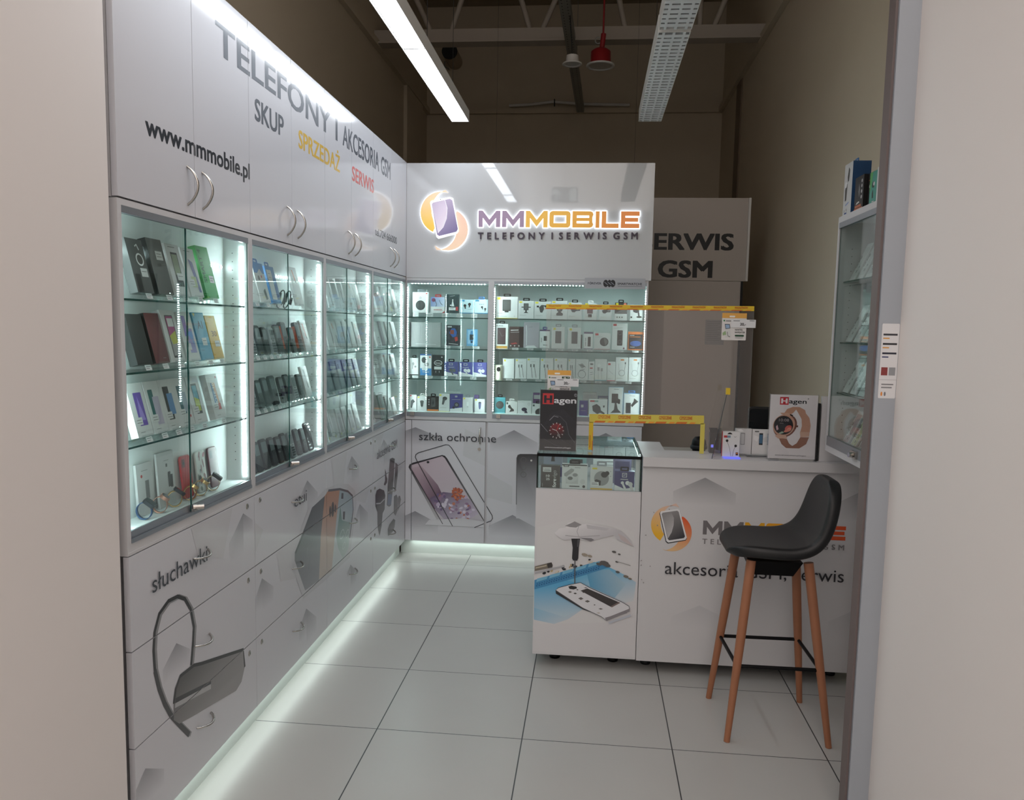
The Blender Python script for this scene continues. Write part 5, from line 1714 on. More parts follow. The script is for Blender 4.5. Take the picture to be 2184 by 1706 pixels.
S2 = [(.153, .240, 1.504, 1.682, [('rr', .14, .18, .82, .84, .01, (54, 34, 38)), ('l', [(.3, .7), (.5, .5), (.7, .55)], .012, 110), ('t', 'BLACK', .05, .9, .04, 40, .6), ('r', .04, .02, .96, .12, (190, 140, 60))], 'k', 'tall white box with a dark brown cover'),
      (.249, .350, 1.518, 1.664, [('r', 0, 0, 1, 1, (52, 34, 34)), ('l', [(.1, .82), (.65, .84)], .04, 210), ('l', [(.1, .72), (.7, .74)], .02, 180), ('p', [(.1, .2), (.5, .25), (.6, .18), (.2, .14)], (150, 50, 50)), ('e', .12, .08, .05, 1, 190), ('e', .4, .08, .05, 1, 190), ('e', .7, .08, .05, 1, 190)], None, 'dark brown box with white marks'),
      (.352, .462, 1.518, 1.697, [('r', 0, 0, 1, 1, (178, 170, 178)), ('l', [(.16, .88), (.20, .6), (.2, .1)], .022, 236), ('p', [(.1, 0), (.9, 0), (.7, .1), (.2, .08)], 226), ('l', [(.3, .8), (.56, .82)], .012, 130)], None, 'shiny grey foil pouch'),
      (.466, .538, 1.518, 1.646, [('r', .03, .03, .97, .97, 226), ('rr', .4, .40, .72, .66, .006, 70), ('r', 0, .92, 1, 1, (100, 80, 110)), ('t', '99,00', .36, .14, .06, 40, .76), ('tv', 'charger', .22, .32, .06, 100)], 'p', 'small white box with a grey power cube'),
      (.551, .642, 1.518, 1.668, CASE, 'g', 'white case box with a dark window, left of the pair'), (.665, .756, 1.518, 1.666, CASE, 'g', 'white case box with a dark window, right of the pair'),
      (.777, .841, 1.518, 1.636, [('r', .03, .03, .97, .97, 226), ('r', 0, .9, 1, 1, (96, 76, 110)), ('r', 0, 0, 1, .04, (96, 76, 110)), ('rr', .44, .16, .76, .72, .004, 40), ('o', .62, .26, .10, .01, 120), ('tv', 'power bank', .24, .2, .07, 100)], None, 'small white box with a slim power bank'),
      (.850, .962, 1.518, 1.632, [('r', .06, .84, .26, .96, RD), ('e', .62, .46, .27, 1, 66), ('p', [(.56, .70), (.74, .68), (.86, .44), (.70, .24)], 110), ('l', [(.08, .74), (.5, .76)], .014, 'g'), ('r', 0, .0, 1, .03, (190, 120, 120))], None, 'white box with a round grey pad'),
      (.974, 1.078, 1.511, 1.700, [('r', .06, .90, .28, .98, RD), ('rr', .34, .16, .70, .74, .02, 34), ('o', .52, .64, .12, .012, 120), ('o', .52, .30, .12, .012, 120), ('l', [(.1, .82), (.7, .84)], .012, 'g'), ('e', .8, .06, .06, 1, (110, 60, 80))], None, 'tall white box with a double black charging pad'),
      (1.085, 1.192, 1.515, 1.644, [('r', .05, .06, .95, .86, (40, 34, 32)), ('l', [(.1, .72), (.8, .72)], .03, ORA), ('e', .5, .36, .36, .5, (62, 90, 150)), ('l', [(.1, .8), (.4, .8)], .02, 220), ('l', [(.14, .16), (.44, .16)], .03, 190)], None, 'orange and black box with a blue cable')]
for i, (x0, x1, z0, z1, sp, hg, l) in enumerate(S2):
    BACK.append(('accessory_box', f'{l}, second {R2}', x0, x1, 1.516 if z0 > 1.505 else 1.504, z1, (206, 112, 52) if i == 9 else 214, sp, hg))
S3 = [(.208, .288, 1.436, [('r', .1, .86, .26, .94, YEL), ('e', .35, .6, .02, 1, 170), ('e', .4, .42, .02, 1, 170)], 'plain white card with a yellow corner'),
      (.297, .378, 1.438, CABLE, 'white cable card with two grey plugs'), (.380, .470, 1.446, CABLE, 'white cable card with dark plugs'), (.476, .566, 1.445, CABLE, 'white cable card with crossing plugs'), (.575, .664, 1.448, CABLE, 'white cable card behind the small shop card'),
      (.674, .722, 1.446, CABLE, 'narrow white cable card'), (.726, .814, 1.445, [('o', .5, .28, .30, .02, 110), ('p', [(.25, .72), (.5, .8), (.75, .66), (.5, .56)], 150), ('l', [(.2, .76), (.8, .62)], .02, 90), ('l', [(.3, .46), (.7, .52)], .02, 110)], 'white card with a coiled cable'),
      (.818, .857, 1.430, [('e', .5, .86, .3, .5, 90), ('r', .2, .62, .7, .68, RD), ('l', [(.2, .4), (.8, .44)], .02, 130), ('l', [(.2, .3), (.8, .34)], .02, 130)], 'narrow grey card'),
      (.861, .944, 1.448, [('t', 'Baseus', .16, .9, .04, 240, .55), ('e', .34, .70, .14, 1, 236), ('l', [(.3, .55), (.3, .08)], .014, 170), ('l', [(.58, .5), (.6, .08)], .014, 170), ('rr', .22, .46, .38, .62, .003, 150), ('rr', .50, .44, .66, .58, .003, 150), ('r', 0, 0, 1, .03, TEAL)], 'pale grey cable box with a green foot'),
      (.947, 1.004, 1.432, [('r', .1, .82, .4, .92, RD), ('l', [(.2, .55), (.7, .35)], .016, 170), ('l', [(.1, .12), (.5, .12)], .014, 'g'), ('r', 0, 0, 1, .03, RD)], 'white cable box with a red foot'), (1.006, 1.092, 1.464, LOOP, 'white box with a looped white cable, left of two'), (1.097, 1.182, 1.466, LOOP, 'white box with a looped white cable, right of two')]
for i, (x0, x1, z1, sp, l) in enumerate(S3):
    BACK.append(('cable_card', f'{l}, third {R2}', x0, x1, 1.2965, z1, 220, sp, None))
S4 = [(.152, .230, 1.158, TEAL, [('e', .5, .52, .36, 1, 34), ('e', .5, .52, .31, 1, 56), ('l', [(.44, .5), (.56, .54)], .014, 120), ('r', 0, .0, 1, .06, (130, 206, 220))], 'k', 'turquoise box with a black charging disc'),
      (.234, .317, 1.130, 222, [('r', .06, .76, .2, .94, (60, 80, 74)), ('p', [(.2, .66), (.36, .74), (.5, .5), (.7, .34), (.72, .2), (.3, .12), (.44, .36), (.2, .5)], 34)], 'w', 'white box with a black folding holder'),
      (.320, .418, 1.138, 220, [('e', .48, .34, .2, .7, (46, 40, 66)), ('p', [(.5, .3), (.66, .24), (.74, .06), (.5, .06)], (46, 40, 66)), ('o', .82, .76, .08, .012, 90), ('l', [(.1, .9), (.5, .9)], .014, 'g')], None, 'white box with a dark magnetic holder'),
      (.422, .520, 1.120, 216, [('r', .06, .74, .2, .92, (60, 80, 74)), ('e', .6, .2, .36, .8, 40)], 'k', 'white box partly behind the black poster'),
      (.758, .818, 1.150, PUR, [('rr', .2, .56, .5, .74, .006, 200), ('l', [(.2, .34), (.8, .34)], .03, 150)], None, 'dark blue box beside the poster'),
      (.826, .956, 1.164, 224, [('r', .06, .84, .3, .93, RD), ('r', .3, .84, .5, .93, (130, 160, 150)), ('p', [(.18, .6), (.42, .72), (.62, .56), (.66, .34), (.86, .2), (.86, .1), (.62, .2), (.46, .12), (.22, .3)], 66), ('p', [(.76, .64), (.86, .64), (.84, .52), (.78, .52)], 60)], None, 'white box with a grey clamp and a red mark'),
      (.962, 1.064, 1.253, (176, 206, 232), [('r', .03, .01, .97, .985, 222), ('l', [(.36, .93), (.7, .93)], .012, 60), ('rr', .22, .46, .66, .78, .008, 46), ('p', [(.66, .62), (.82, .58), (.8, .44), (.66, .44)], 40), ('p', [(.44, .46), (.56, .46), (.66, .26), (.9, .14), (.16, .12), (.4, .24)], 70)], None, 'tall white and blue box with a suction phone mount'),
      (1.069, 1.180, 1.212, (170, 204, 232), [('r', .03, .01, .97, .97, 220), ('l', [(.38, .90), (.7, .90)], .014, 60), ('rr', .14, .16, .46, .60, .008, 50), ('p', [(.46, .5), (.62, .66), (.66, .8), (.92, .66), (.74, .56), (.54, .42)], 44)], 'b', 'white and blue box with a horn-shaped mount')]
for i, (x0, x1, z1, b_, sp, hg, l) in enumerate(S4):
    BACK.append(('holder_box', f'{l}, bottom {R2}', x0, x1, 1.0445, z1, b_, sp, hg))
for i, (nm, lb, x0, x1, z0, z1, b_, sp, hg) in enumerate(BACK):
    y = 3.062
    if 'slim purple' in lb:
        y = 3.105
    carton(nm, lb, 'box', ((x0+x1)/2, y, z0+.0003), x1-x0, z1-z0, .034, b_, sp, (0, 0, 0), hg)
# second row behind, half hidden
for x, w_, z, h, c, l in ((.925, .075, 1.0445, .136, (60, 84, 120), 'dark blue box behind the clamp box, bottom '+R2), (.830, .10, 1.0445, .16, 196, 'grey card box standing behind the others, bottom '+R2), (.452, .06, 1.0445, .145, (96, 60, 110), 'purple card behind the white boxes, bottom '+R2),
                          (.72, .09, 1.516, .10, 96, 'dark grey box behind the case boxes, second '+R2), (-.16, .10, 1.0445, .14, (200, 208, 206), 'pale card box behind the purple box, bottom '+R1)):
    carton('accessory_box', l, 'box', (x, 3.15, z+.0003), w_, h, .03, c, [('r', .1, .7, .9, .9, 180)])
r = thing('round_speaker', 'cream cylinder speaker at the left end of the third '+R2, 'speaker', (.180, 3.07, 1.2823))
MB().lathe([(0, 0), (.028, 0), (.030, .004), (.030, .10), (.026, .108), (0, .109)], (0, 0, 0), 24).build('body', mat('cream_plastic', C(206, 202, 184), .4), r)
mb = MB()
mb.v = []
mb.add([(.014*math.cos(t), -.0306, .078+.017*math.sin(t)) for t in (2*PI*i/18 for i in range(18))], [tuple(range(18))], 0)
mb.build('lens', BLACK, r)
# clear label rails the goods stand on
for x0, x1, zs, lift, l in ((-.470, .10, 1.72, .0300, 'top '+R1), (-.24, .10, 1.5, .0200, 'second '+R1), (-.470, .10, 1.282, .0200, 'third '+R1), (.247, 1.194, 1.5, .0155, 'second '+R2), (.206, 1.192, 1.282, .0142, 'third '+R2)):
    r = thing('label_rail', 'clear acrylic riser rail with white price labels, '+l, 'rail', ((x0+x1)/2, 3.05, zs), world=True)
    zt = zs+lift-.0004
    MB().box(x0, x1, 3.032, 3.11, zs+.0002, zt).build('riser', ACRYL, r)
    mb = MB()
    n = int((x1-x0)/.105)
    for i in range(n):
        x = x0+.03+i*.105
        a = Art()
        a.rect(x, zs+.001, x+.042, zt-.001, C(222, 224, 224))
        a.line([(x+.005, zs+lift*.62), (x+.036, zs+lift*.62)], .0022, C(110, 112, 114))
        a.line([(x+.005, zs+lift*.32), (x+.026, zs+lift*.32)], .0022, C(110, 112, 114))
        a.into(mb, lambda u, v, k: (u, 3.0318-k, v))
    mb.build('price_labels', PRINT, r)
# strip sign
a = Art()
a.rect(0, 0, 1, 1, C(176, 178, 184))
asp = .412/.072
a.text('F', .055, .40, .20, C(60, 62, 70), asp=asp, bold=.02)
a.text('REVER', .118, .40, .20, C(60, 62, 70), u1=.275, bold=.02)
a.line([(.098+.013*math.cos(t), .50+.10*math.sin(t)) for t in (2*PI*i/10 for i in range(10))], .05, C(60, 62, 70), True, asp=asp)
a.text('SMARTWATCHE', .545, .38, .22, C(50, 52, 60), u1=.945, bold=.02)
a.line([(.545, .26), (.95, .26)], .03, C(90, 92, 100), asp=asp)
for u, ru in ((.350, .042), (.41, .034), (.465, .044)):
    a.ell(u, .50, ru, .34, C(26, 28, 34))
for u in (.355, .41, .462):
    a.ell(u, .50, .012, .16, C(120, 124, 134), .2)
mb = MB().box(0, .412, .002, .006, 0, .072, 0, C(176, 178, 184))
a.into(mb, lambda u, v, k: (u*.412, .002-k, v*.072))
tag(mb.build('shelf_strip_sign', PRINT, None, (.773, BY-.022, 1.934)), 'grey strip sign reading FOREVER SMARTWATCHE above the wide back showcase', 'sign')
MBk = None

# ---------------------------------------------------------------- goods inside the display counter
DC = 'in the display counter'
carton('watch_box', 'dark brown box lettered forevigo, leftmost in front '+DC, 'box', (.6545, 1.262, .8885), .092, .112, .035, (62, 56, 54), [('r', .10, .72, .54, .92, 206), ('l', [(.2, .84), (.46, .84)], .02, 120), ('l', [(.16, .78), (.5, .78)], .024, 90), ('t', '10', .28, .50, .10, 214, .46), ('t', '25', .28, .36, .10, 214, .46), ('tv', 'fore', .80, .06, .16, 226), ('tv', 'vigo', .80, .44, .16, 150), ('tv', 'watch', .12, .06, .05, 150)])
carton('earbud_box', 'white box with open earbud case picture '+DC, 'box', (.771, 1.264, .8885), .122, .120, .04, 218, [('r', 0, .955, .98, 1, 40), ('r', .06, .90, .27, 1, 46), ('l', [(.09, .94), (.24, .94)], .03, 220), ('p', [(.08, .62), (.36, .84), (.48, .80), (.46, .72), (.20, .50), (.10, .52)], 160), ('rr', .16, .22, .64, .50, .014, 196), ('e', .40, .46, .28, .6, 206, .5), ('e', .33, .44, .10, .7, 110), ('e', .52, .58, .10, .7, 150), ('e', .82, .32, .10, 1, 204), ('l', [(.3, .12), (.7, .12)], .04, 60), ('e', .87, .12, .055, 1, 40), ('l', [(.5, .88), (.72, .88)], .016, 120)], hang='k')
carton('earbud_box', 'cream box with a yellow foot and dark earbuds '+DC, 'box', (.900, 1.262, .8885), .108, .116, .04, 212, [('r', .02, .0, .98, .085, (222, 178, 54)), ('r', .08, .87, .3, .94, YEL), ('e', .50, .50, .33, 1, 150), ('e', .62, .66, .15, .9, 46), ('e', .74, .72, .1, 1, 46), ('p', [(.2, .42), (.28, .46), (.48, .40), (.46, .20), (.40, .20), (.38, .34), (.2, .36)], 40), ('r', .04, .20, .38, .34, 226), ('l', [(.07, .3), (.3, .3)], .02, 90), ('l', [(.07, .25), (.34, .25)], .02, 60), ('l', [(.86, .8), (.92, .8)], .02, 140), ('l', [(.86, .6), (.92, .6)], .02, 140)], hang='g')
carton('earbud_box', 'dark purple box with white earbuds, rightmost in front '+DC, 'box', (1.009, 1.262, .8885), .094, .096, .035, (58, 54, 110), [('p', [(0, 0), (1, 0), (1, .22), (.5, .12), (0, .32)], 222), ('rr', .38, .70, .62, .92, .008, 200), ('rr', .41, .73, .59, .89, .006, (58, 54, 110)), ('l', [(.44, .8), (.56, .84)], .03, 210), ('l', [(.3, .6), (.68, .6)], .04, 190), ('e', .40, .42, .08, 1, 226), ('p', [(.36, .4), (.46, .4), (.62, .1), (.5, .08)], 220), ('e', .66, .42, .11, 1, 230), ('e', .80, .36, .12, 1, 206), ('p', [(.72, .36), (.88, .34), (1, .02), (.86, 0)], 206)], hang='k')
r = carton('device_box', 'white printed device box stack lying flat, middle '+DC, 'box', (.925, 1.50, .9727), .13, .17, .040, 216, [('p', [(.12, .42), (.86, .42), (.92, .54), (.8, .60), (.2, .56)], 70), ('l', [(.3, .88), (.7, .88)], .02, 90), ('l', [(.2, .24), (.8, .24)], .02, 140)], (-PI/2, 0, 0))
carton('accessory_box', 'blue box with a black plug behind the brown box '+DC, 'box', (.658, 1.42, .8885), .094, .140, .04, (176, 184, 204), [('r', 0, .2, 1, .55, PUR), ('p', [(.4, .75), (.6, .75), (.56, .98), (.44, .98)], 40), ('r', .2, .5, .8, .62, 50)])
carton('accessory_box', 'grey-purple flat box behind the purple earbud box '+DC, 'box', (1.005, 1.45, .8885), .09, .125, .05, (112, 108, 136), [('r', .1, .6, .9, .9, (70, 66, 96))])
carton('accessory_box', 'pale green carton tower beside the black poster '+DC, 'box', (.775, 1.60, .8885), .10, .150, .05, (150, 196, 196), [('l', [(.2, .8), (.8, .8)], .03, 230), ('r', .2, .3, .8, .6, 70)])
carton('accessory_box', 'flat white carton on the right at the back '+DC, 'box', (1.058-.046, 1.66, .8885), .078, .090, .09, 212, [('l', [(.2, .7), (.8, .7)], .03, 150), ('l', [(.2, .5), (.6, .5)], .03, 150)])
r = tag(MB().box(.845, 1.005, 1.452, 1.70, .8885, .9315, 0, C(206, 206, 208)).build('flat_carton', PRINT), 'flat white carton under the device box stack '+DC, 'box')

# ---------------------------------------------------------------- small boxes on the service counter
carton('earphone_box', 'white and red box with black wired earphones on the counter', 'box', (1.500, 1.268, 1.0725), .078, .118, .030, 222, [('r', .06, .76, .26, .85, RD), ('r', .26, .76, .46, .85, (120, 150, 170)), ('p', [(.26, .90), (.56, .90), (.52, .94), (.44, .97), (.38, .97), (.30, .94)], 22), ('e', .26, .64, .08, 1, 26), ('e', .78, .44, .08, 1, 26), ('l', [(.26, .62), (.42, .36), (.52, .02)], .012, 60), ('l', [(.76, .42), (.66, .24), (.62, .02)], .012, 60), ('l', [(.66, .82), (.72, .78), (.8, .82)], .014, 120), ('r', .80, .06, .94, .18, (60, 30, 30)), ('r', .82, .12, .92, .16, (220, 130, 60))], side=(190, 50, 56))
carton('band_box', 'small white box with a pale clip on the counter', 'box', (1.572, 1.345, 1.0770), .074, .120, .026, 212, [('rr', .30, .36, .58, .84, .012, 150), ('rr', .34, .39, .54, .80, .010, 196), ('l', [(.2, .96), (.34, .9)], .02, 80), ('p', [(.1, .95), (.3, 1), (.5, .9), (.2, .86)], 236)])
carton('band_box', 'small white box with a blue fitness band on the counter', 'box', (1.652, 1.345, 1.0770), .080, .118, .026, 218, [('rr', .40, .38, .62, .86, .009, (34, 36, 40)), ('rr', .42, .44, .60, .80, .006, (74, 110, 140)), ('rr', .14, .90, .38, .95, .003, 110), ('p', [(.1, .78), (.4, .7), (.3, .5), (.1, .6)], 232), ('p', [(.62, .66), (.95, .76), (.95, .5), (.66, .5)], 206)])

# ---------------------------------------------------------------- boxes on the right wall showcase
LS = 'on top of the right wall showcase'
Q = (0, 0, -PI/2)
carton('holder_box', 'tall white box with blue sides, far end '+LS, 'box', (1.917, 1.124, 2.1695), .106, .221, .075, 206, [('p', [(.52, .92), (.66, .86), (.6, .66), (.46, .64), (.4, .74)], 70), ('p', [(.3, .62), (.44, .60), (.38, .30), (.2, .28), (.16, .5)], 74), ('e', .26, .60, .12, 1, 236), ('l', [(.3, .2), (.7, .24)], .03, (140, 160, 200)), ('r', .2, .03, .5, .06, (50, 80, 140)), ('l', [(.2, .12), (.2, .07)], .03, 120), ('l', [(.45, .13), (.45, .08)], .03, 120)], Q, 'b', None, (34, 70, 110))
carton('holder_box', 'black box with orange stripes, second from far end, '+LS, 'box', (1.925, 1.000, 2.1695), .106, .142, .085, (40, 40, 42), [('r', 0, .02, .95, .09, (200, 110, 70)), ('r', .1, .11, .8, .18, (190, 106, 70)), ('e', .8, .84, .07, 1, 200), ('e', .8, .70, .07, 1, 190), ('e', .8, .54, .07, 1, 200), ('e', .8, .38, .07, 1, 200), ('p', [(.5, .8), (.6, .6), (.56, .38), (.46, .56)], 150), ('p', [(.2, .2), (.6, .24), (.56, .28), (.3, .26)], 210)], Q, None, None, (26, 24, 24))
carton('holder_box', 'plain black box between orange-striped and green ones, '+LS, 'box', (1.940, .903, 2.1695), .072, .139, .075, (24, 22, 22), [('l', [(.1, .8), (.9, .8)], .02, (170, 90, 50)), ('e', .3, .62, .1, 1, 190), ('e', .7, .62, .1, 1, 190), ('e', .5, .44, .1, 1, 180)], Q, 'k')
carton('holder_box', 'green and teal box '+LS, 'box', (1.921, .822, 2.1695), .078, .127, .04, (74, 152, 138), [('p', [(0, 1), (.4, 1), (.2, .5), (0, .4)], (86, 168, 96)), ('e', .5, .60, .16, 1, 40), ('e', .6, .62, .10, 1, 220), ('p', [(.36, .34), (.5, .46), (.56, .2), (.4, .18)], 40), ('l', [(.4, .08), (.7, .08)], .03, 200)], Q)
carton('holder_box', 'white box with a dark phone mount, near end '+LS, 'box', (1.917, .727, 2.1695), .089, .132, .045, 214, [('p', [(.56, .86), (.74, .8), (.7, .62), (.56, .6)], 60), ('p', [(.3, .66), (.46, .66), (.42, .2), (.26, .2)], 76), ('l', [(.44, .6), (.58, .66)], .03, 60), ('l', [(.55, .93), (.8, .93)], .02, 130)], Q, None, None, (70, 40, 60))
# packs leaning in the right showcase
RW = ['bottom', 'lower middle', 'upper middle', 'top']
for s, z in enumerate((1.158, 1.3985, 1.6215, 1.8885)):
    for j in range(3):
        y = 1.125-j*.100-(0 if s else .02)
        tone = ((196, 170, 172), (196, 196, 160), (150, 154, 158))[j] if s == 0 else (206-8*j, 208-8*j, 206-6*j)
        carton('screen_glass_pack', f'white framed flat pack, {RW[s]} shelf of the right showcase, {ORD[j]} from far end', 'pack', (SX+.052, y, z+.0030), .072, .176, .006, 218,
               [('rr', .10, .10, .90, .90, .004, tone), ('r', .1, .3, .38, .58, 222), ('tv', 'GLASS', .2, .34, .09, 90), ('e', .66, .36, .06, 1, 60), ('r', .5, .2, .62, .27, 70), ('e', .2, .62, .06, 1, 30)], (math.radians(-24), 0, -PI/2))

# ---------------------------------------------------------------- goods on the left run
TILT = math.radians(14)
LW = ('nearest', 'second', 'third', 'corner')
SHN = ('top', 'second', 'third', 'bottom')
SHELFZ = [1.72, 1.505, 1.287, 1.0405]
STW, SN = {}, {}


def stand(y, z, w_, d, label, group):
    """clear J-shaped stand; local front -Y, then turned to face the shop"""
    key = (round(w_, 2), round(d, 3))
    lift = .020
    if key not in STW:
        r = thing('acrylic_stand', label, 'stand', (0, 0, 0))
        mb = MB()
        pr = [(-.012, .0008), (-.004, lift), (-.0025, lift+.006), (-.0015, lift-.0006), (d+.002, lift-.0008-d*.24), (d+.012, .0008)]
        n = len(pr)
        a_ = [(-w_/2, y_, z_) for y_, z_ in pr]
        b_ = [(w_/2, y_, z_) for y_, z_ in pr]
        mb.add(a_+b_, [(i, i+1, n+i+1, n+i) for i in range(n-1)], 0)
        mb.build('acrylic_body', ACRYL, r)
        ar = Art()
        ar.rect(-.016, .003, .016, .0185, C(218, 222, 222))
        ar.line([(-.012, .014), (.012, .014)], .0018, C(120, 122, 124))
        ar.line([(-.012, .008), (.006, .008)], .0018, C(120, 122, 124))
        mb = MB()
        ar.into(mb, lambda u, v, k: (u, -.0124-k+(v)*.4, v))
        mb.build('price_label', PRINT, r)
        STW[key] = r
        r.location, r.rotation_euler = (0, 0, 0), (0, 0, PI/2)
        root = r
    else:
        root = dup(STW[key], (0, 0, 0), (0, 0, PI/2), label)
    root['group'] = group
    root.location = (-.503, y, z+.0002)
    return root


def lean(fn, y, s, d, w_, k, x=None, st=True, what='goods', lift=None, tilt=TILT):
    """put a thing leaning back on a stand on shelf s of showcase k"""
    z = SHELFZ[s]
    lf = .0206 if (st and s < 3) else .0006
    lf = lf if lift is None else lift
    o = fn()
    o.location = (-.5035 if x is None else x, y, z+lf+d*math.sin(tilt)*(0 if st and s < 3 else 1))
    o.rotation_euler = (-tilt, 0, PI/2)
    if st and s < 3:
        n_ = SN[(k, s)] = SN.get((k, s), -1)+1
        stand(y, z, min(w_, .06), d, f'clear acrylic stand, {ORD[n_]} from the left, {SHN[s]} shelf, {LW[k]} left showcase', f'acrylic stands on the {SHN[s]} shelf of the {LW[k]} left showcase')
    return o


def bx(k, s, y, w_, h, d, base, spec, desc, hang=None, side=None, st=True, x=None, nm='phone_box', cat='box', tilt=TILT):
    lab = f'{desc}, {SHN[s]} shelf, {LW[k]} left showcase'
    return lean(lambda: carton(nm, lab, cat, (0, 0, 0), w_, h, d, base, spec, (0, 0, 0), hang, None, side), y, s, d, w_, k, x, st, ' '.join(desc.split()[:9]), tilt=tilt)


TAG1 = [('r', .42, .62, .86, .78, 216), ('l', [(.48, .73), (.78, .73)], .012, 120), ('l', [(.48, .68), (.80, .68)], .012, 120)]
TAG2 = [('r', .10, .22, .50, .36, 220), ('l', [(.14, .31), (.44, .31)], .012, 120), ('l', [(.14, .26), (.46, .26)], .012, 120)]
# nearest showcase, top shelf
bx(0, 0, -.185, .086, .165, .026, 92, [('o', .62, .62, .2, .03, 230), ('l', [(.5, .86), (.62, .9), (.7, .8)], .03, 230), ('rr', .1, .0, .4, .34, .01, 34), ('r', .5, .3, .9, .46, 214), ('l', [(.55, .4), (.84, .4)], .012, 110)], 'grey phone box with a white loop numeral, leftmost')
bx(0, 0, -.072, .086, .178, .026, 96, [('g', [(0, 1), (0, 0), (1, 0), (1, 1)], 120, 74)]+TAG1+[('t', 'PHONE', .4, .5, .06, 70, .62)], 'grey phone box with black sides and a price sticker', side=22)
bx(0, 0, .030, .084, .172, .026, 214, [('l', [(.2, .94), (.7, .94)], .014, 110), ('rr', .28, .18, .76, .84, .010, 30), ('rr', .32, .40, .72, .80, .006, (140, 150, 120)), ('r', .4, .3, .86, .44, 222), ('l', [(.45, .38), (.8, .38)], .012, 120)], 'white phone box with a dark phone picture')
bx(0, 0, .125, .084, .168, .026, 214, [('l', [(.2, .94), (.7, .94)], .014, 110), ('e', .3, .80, .05, 1, (160, 160, 90)), ('p', [(.4, .78), (.7, .72), (.9, .1), (.72, .1)], (112, 106, 160)), ('r', .3, .2, .7, .42, (190, 200, 160))]+TAG2, 'white phone box with a violet stripe')
bx(0, 0, .232, .086, .186, .026, (72, 176, 92), [('tv', 'SMART 4', .34, .30, .12, (36, 110, 60)), ('r', .55, .30, .92, .44, 216), ('l', [(.6, .39), (.86, .39)], .012, 120), ('l', [(.6, .34), (.8, .34)], .012, 120)], 'bright green phone box lettered SMART', side=(40, 140, 64))
# second shelf
bx(0, 1, -.200, .080, .155, .026, 40, [('g', [(0, 1), (0, 0), (1, 0), (1, 1)], 70, 30)], 'black phone box at the left edge')
bx(0, 1, -.103, .080, .160, .026, (112, 58, 60), [('g', [(0, 1), (0, 0), (1, 0), (1, 1)], (130, 70, 72), (92, 44, 48)), ('l', [(.6, .1), (.8, .1)], .014, 150)], 'maroon phone box', side=30)
bx(0, 1, -.008, .086, .172, .026, 216, [('rr', .26, .08, .80, .90, .012, 60), ('p', [(.30, .88), (.76, .88), (.76, .6), (.30, .5)], (176, 70, 130)), ('p', [(.30, .5), (.76, .6), (.76, .36), (.4, .34)], (196, 196, 80)), ('p', [(.30, .5), (.4, .34), (.76, .36), (.76, .12), (.30, .12)], 170), ('r', .36, .68, .76, .84, 222)], 'white phone box with a pink and yellow screen')
bx(0, 1, .094, .082, .168, .026, 216, [('rr', .22, .5, .5, .92, .01, (140, 110, 190)), ('rr', .36, .16, .84, .66, .012, (150, 140, 196)), ('p', [(.4, .6), (.8, .6), (.8, .3)], (110, 150, 206))]+TAG2[:1], 'white phone box with a lilac and blue phone')
bx(0, 1, .188, .080, .168, .026, (96, 164, 196), [('t', 'A1', .28, .66, .17, (40, 70, 96), .70), ('p', [(.05, .98), (.25, .98), (.15, .9)], (220, 196, 110)), ('r', .34, .30, .74, .46, 216), ('l', [(.4, .4), (.7, .4)], .014, 120)], 'sky blue phone box lettered A1')
bx(0, 1, .270, .072, .158, .026, (226, 182, 84), [('t', '30', .3, .52, .13, (150, 110, 40), .78), ('r', .4, .28, .9, .42, 222), ('l', [(.46, .36), (.84, .36)], .014, 120)], 'yellow phone box lettered 30')
# third shelf
for j, (y, desc, sp) in enumerate(((-.205, 'white phone box with a purple phone, leftmost', [('rr', .3, .2, .8, .82, .01, (110, 84, 170)), ('p', [(.4, .3), (.5, .76), (.74, .3)], (160, 140, 210))]),
                                   (-.118, 'white phone box with green and lilac phones', [('rr', .2, .3, .5, .84, .01, (60, 110, 110)), ('rr', .4, .16, .82, .70, .01, (190, 180, 200))]),
                                   (-.035, 'white phone box with a black and blue phone', [('rr', .22, .2, .62, .86, .01, 40), ('rr', .4, .3, .8, .72, .01, (96, 140, 190))]),
                                   (.047, 'white phone box with a dark green phone', [('rr', .22, .26, .60, .84, .01, (50, 96, 104)), ('rr', .44, .3, .8, .7, .01, (170, 176, 190)), ('e', .8, .2, .06, 1, RD)]),
                                   (.135, 'white phone box with a green-yellow screen', [('rr', .3, .2, .74, .84, .01, 60), ('p', [(.34, .8), (.70, .8), (.70, .5), (.34, .56)], (110, 170, 190)), ('p', [(.34, .56), (.70, .5), (.70, .26), (.34, .26)], (190, 200, 90))]),
                                   (.275, 'white phone box lettered NOTE 10', [('rr', .26, .24, .62, .80, .01, (120, 150, 190)), ('p', [(.36, .8), (.62, .8), (.7, .34), (.56, .34)], (220, 170, 140)), ('r', .46, .2, .74, .34, (190, 70, 70)), ('tv', 'NOTE 10', .54, .26, .10, 226), ('e', .84, .92, .05, 1, RD)]))):
    bx(0, 2, y, .082, .165, .024, 216, sp+[('l', [(.2, .08), (.5, .08)], .012, 'g')]+TAG2, desc)
# boxes standing at the back of the bottom shelf
bx(0, 3, -.118, .088, .165, .008, 206, [('rr', .5, .3, .74, .66, .01, 120), ('e', .3, .76, .06, 1, RD), ('l', [(.3, .86), (.7, .86)], .012, 'g')], 'pale band box behind the watches, left', st=False, x=-.5595, nm='band_box', tilt=math.radians(3.5))
bx(0, 3, .005, .100, .182, .008, 208, [('rr', .60, .34, .76, .62, .01, 60), ('rr', .74, .32, .88, .56, .01, 40), ('l', [(.4, .84), (.7, .84)], .012, 'g'), ('r', .5, .72, .6, .78, 90)], 'pale band box behind the watches, right', st=False, x=-.5595, nm='band_box', tilt=math.radians(3.5))


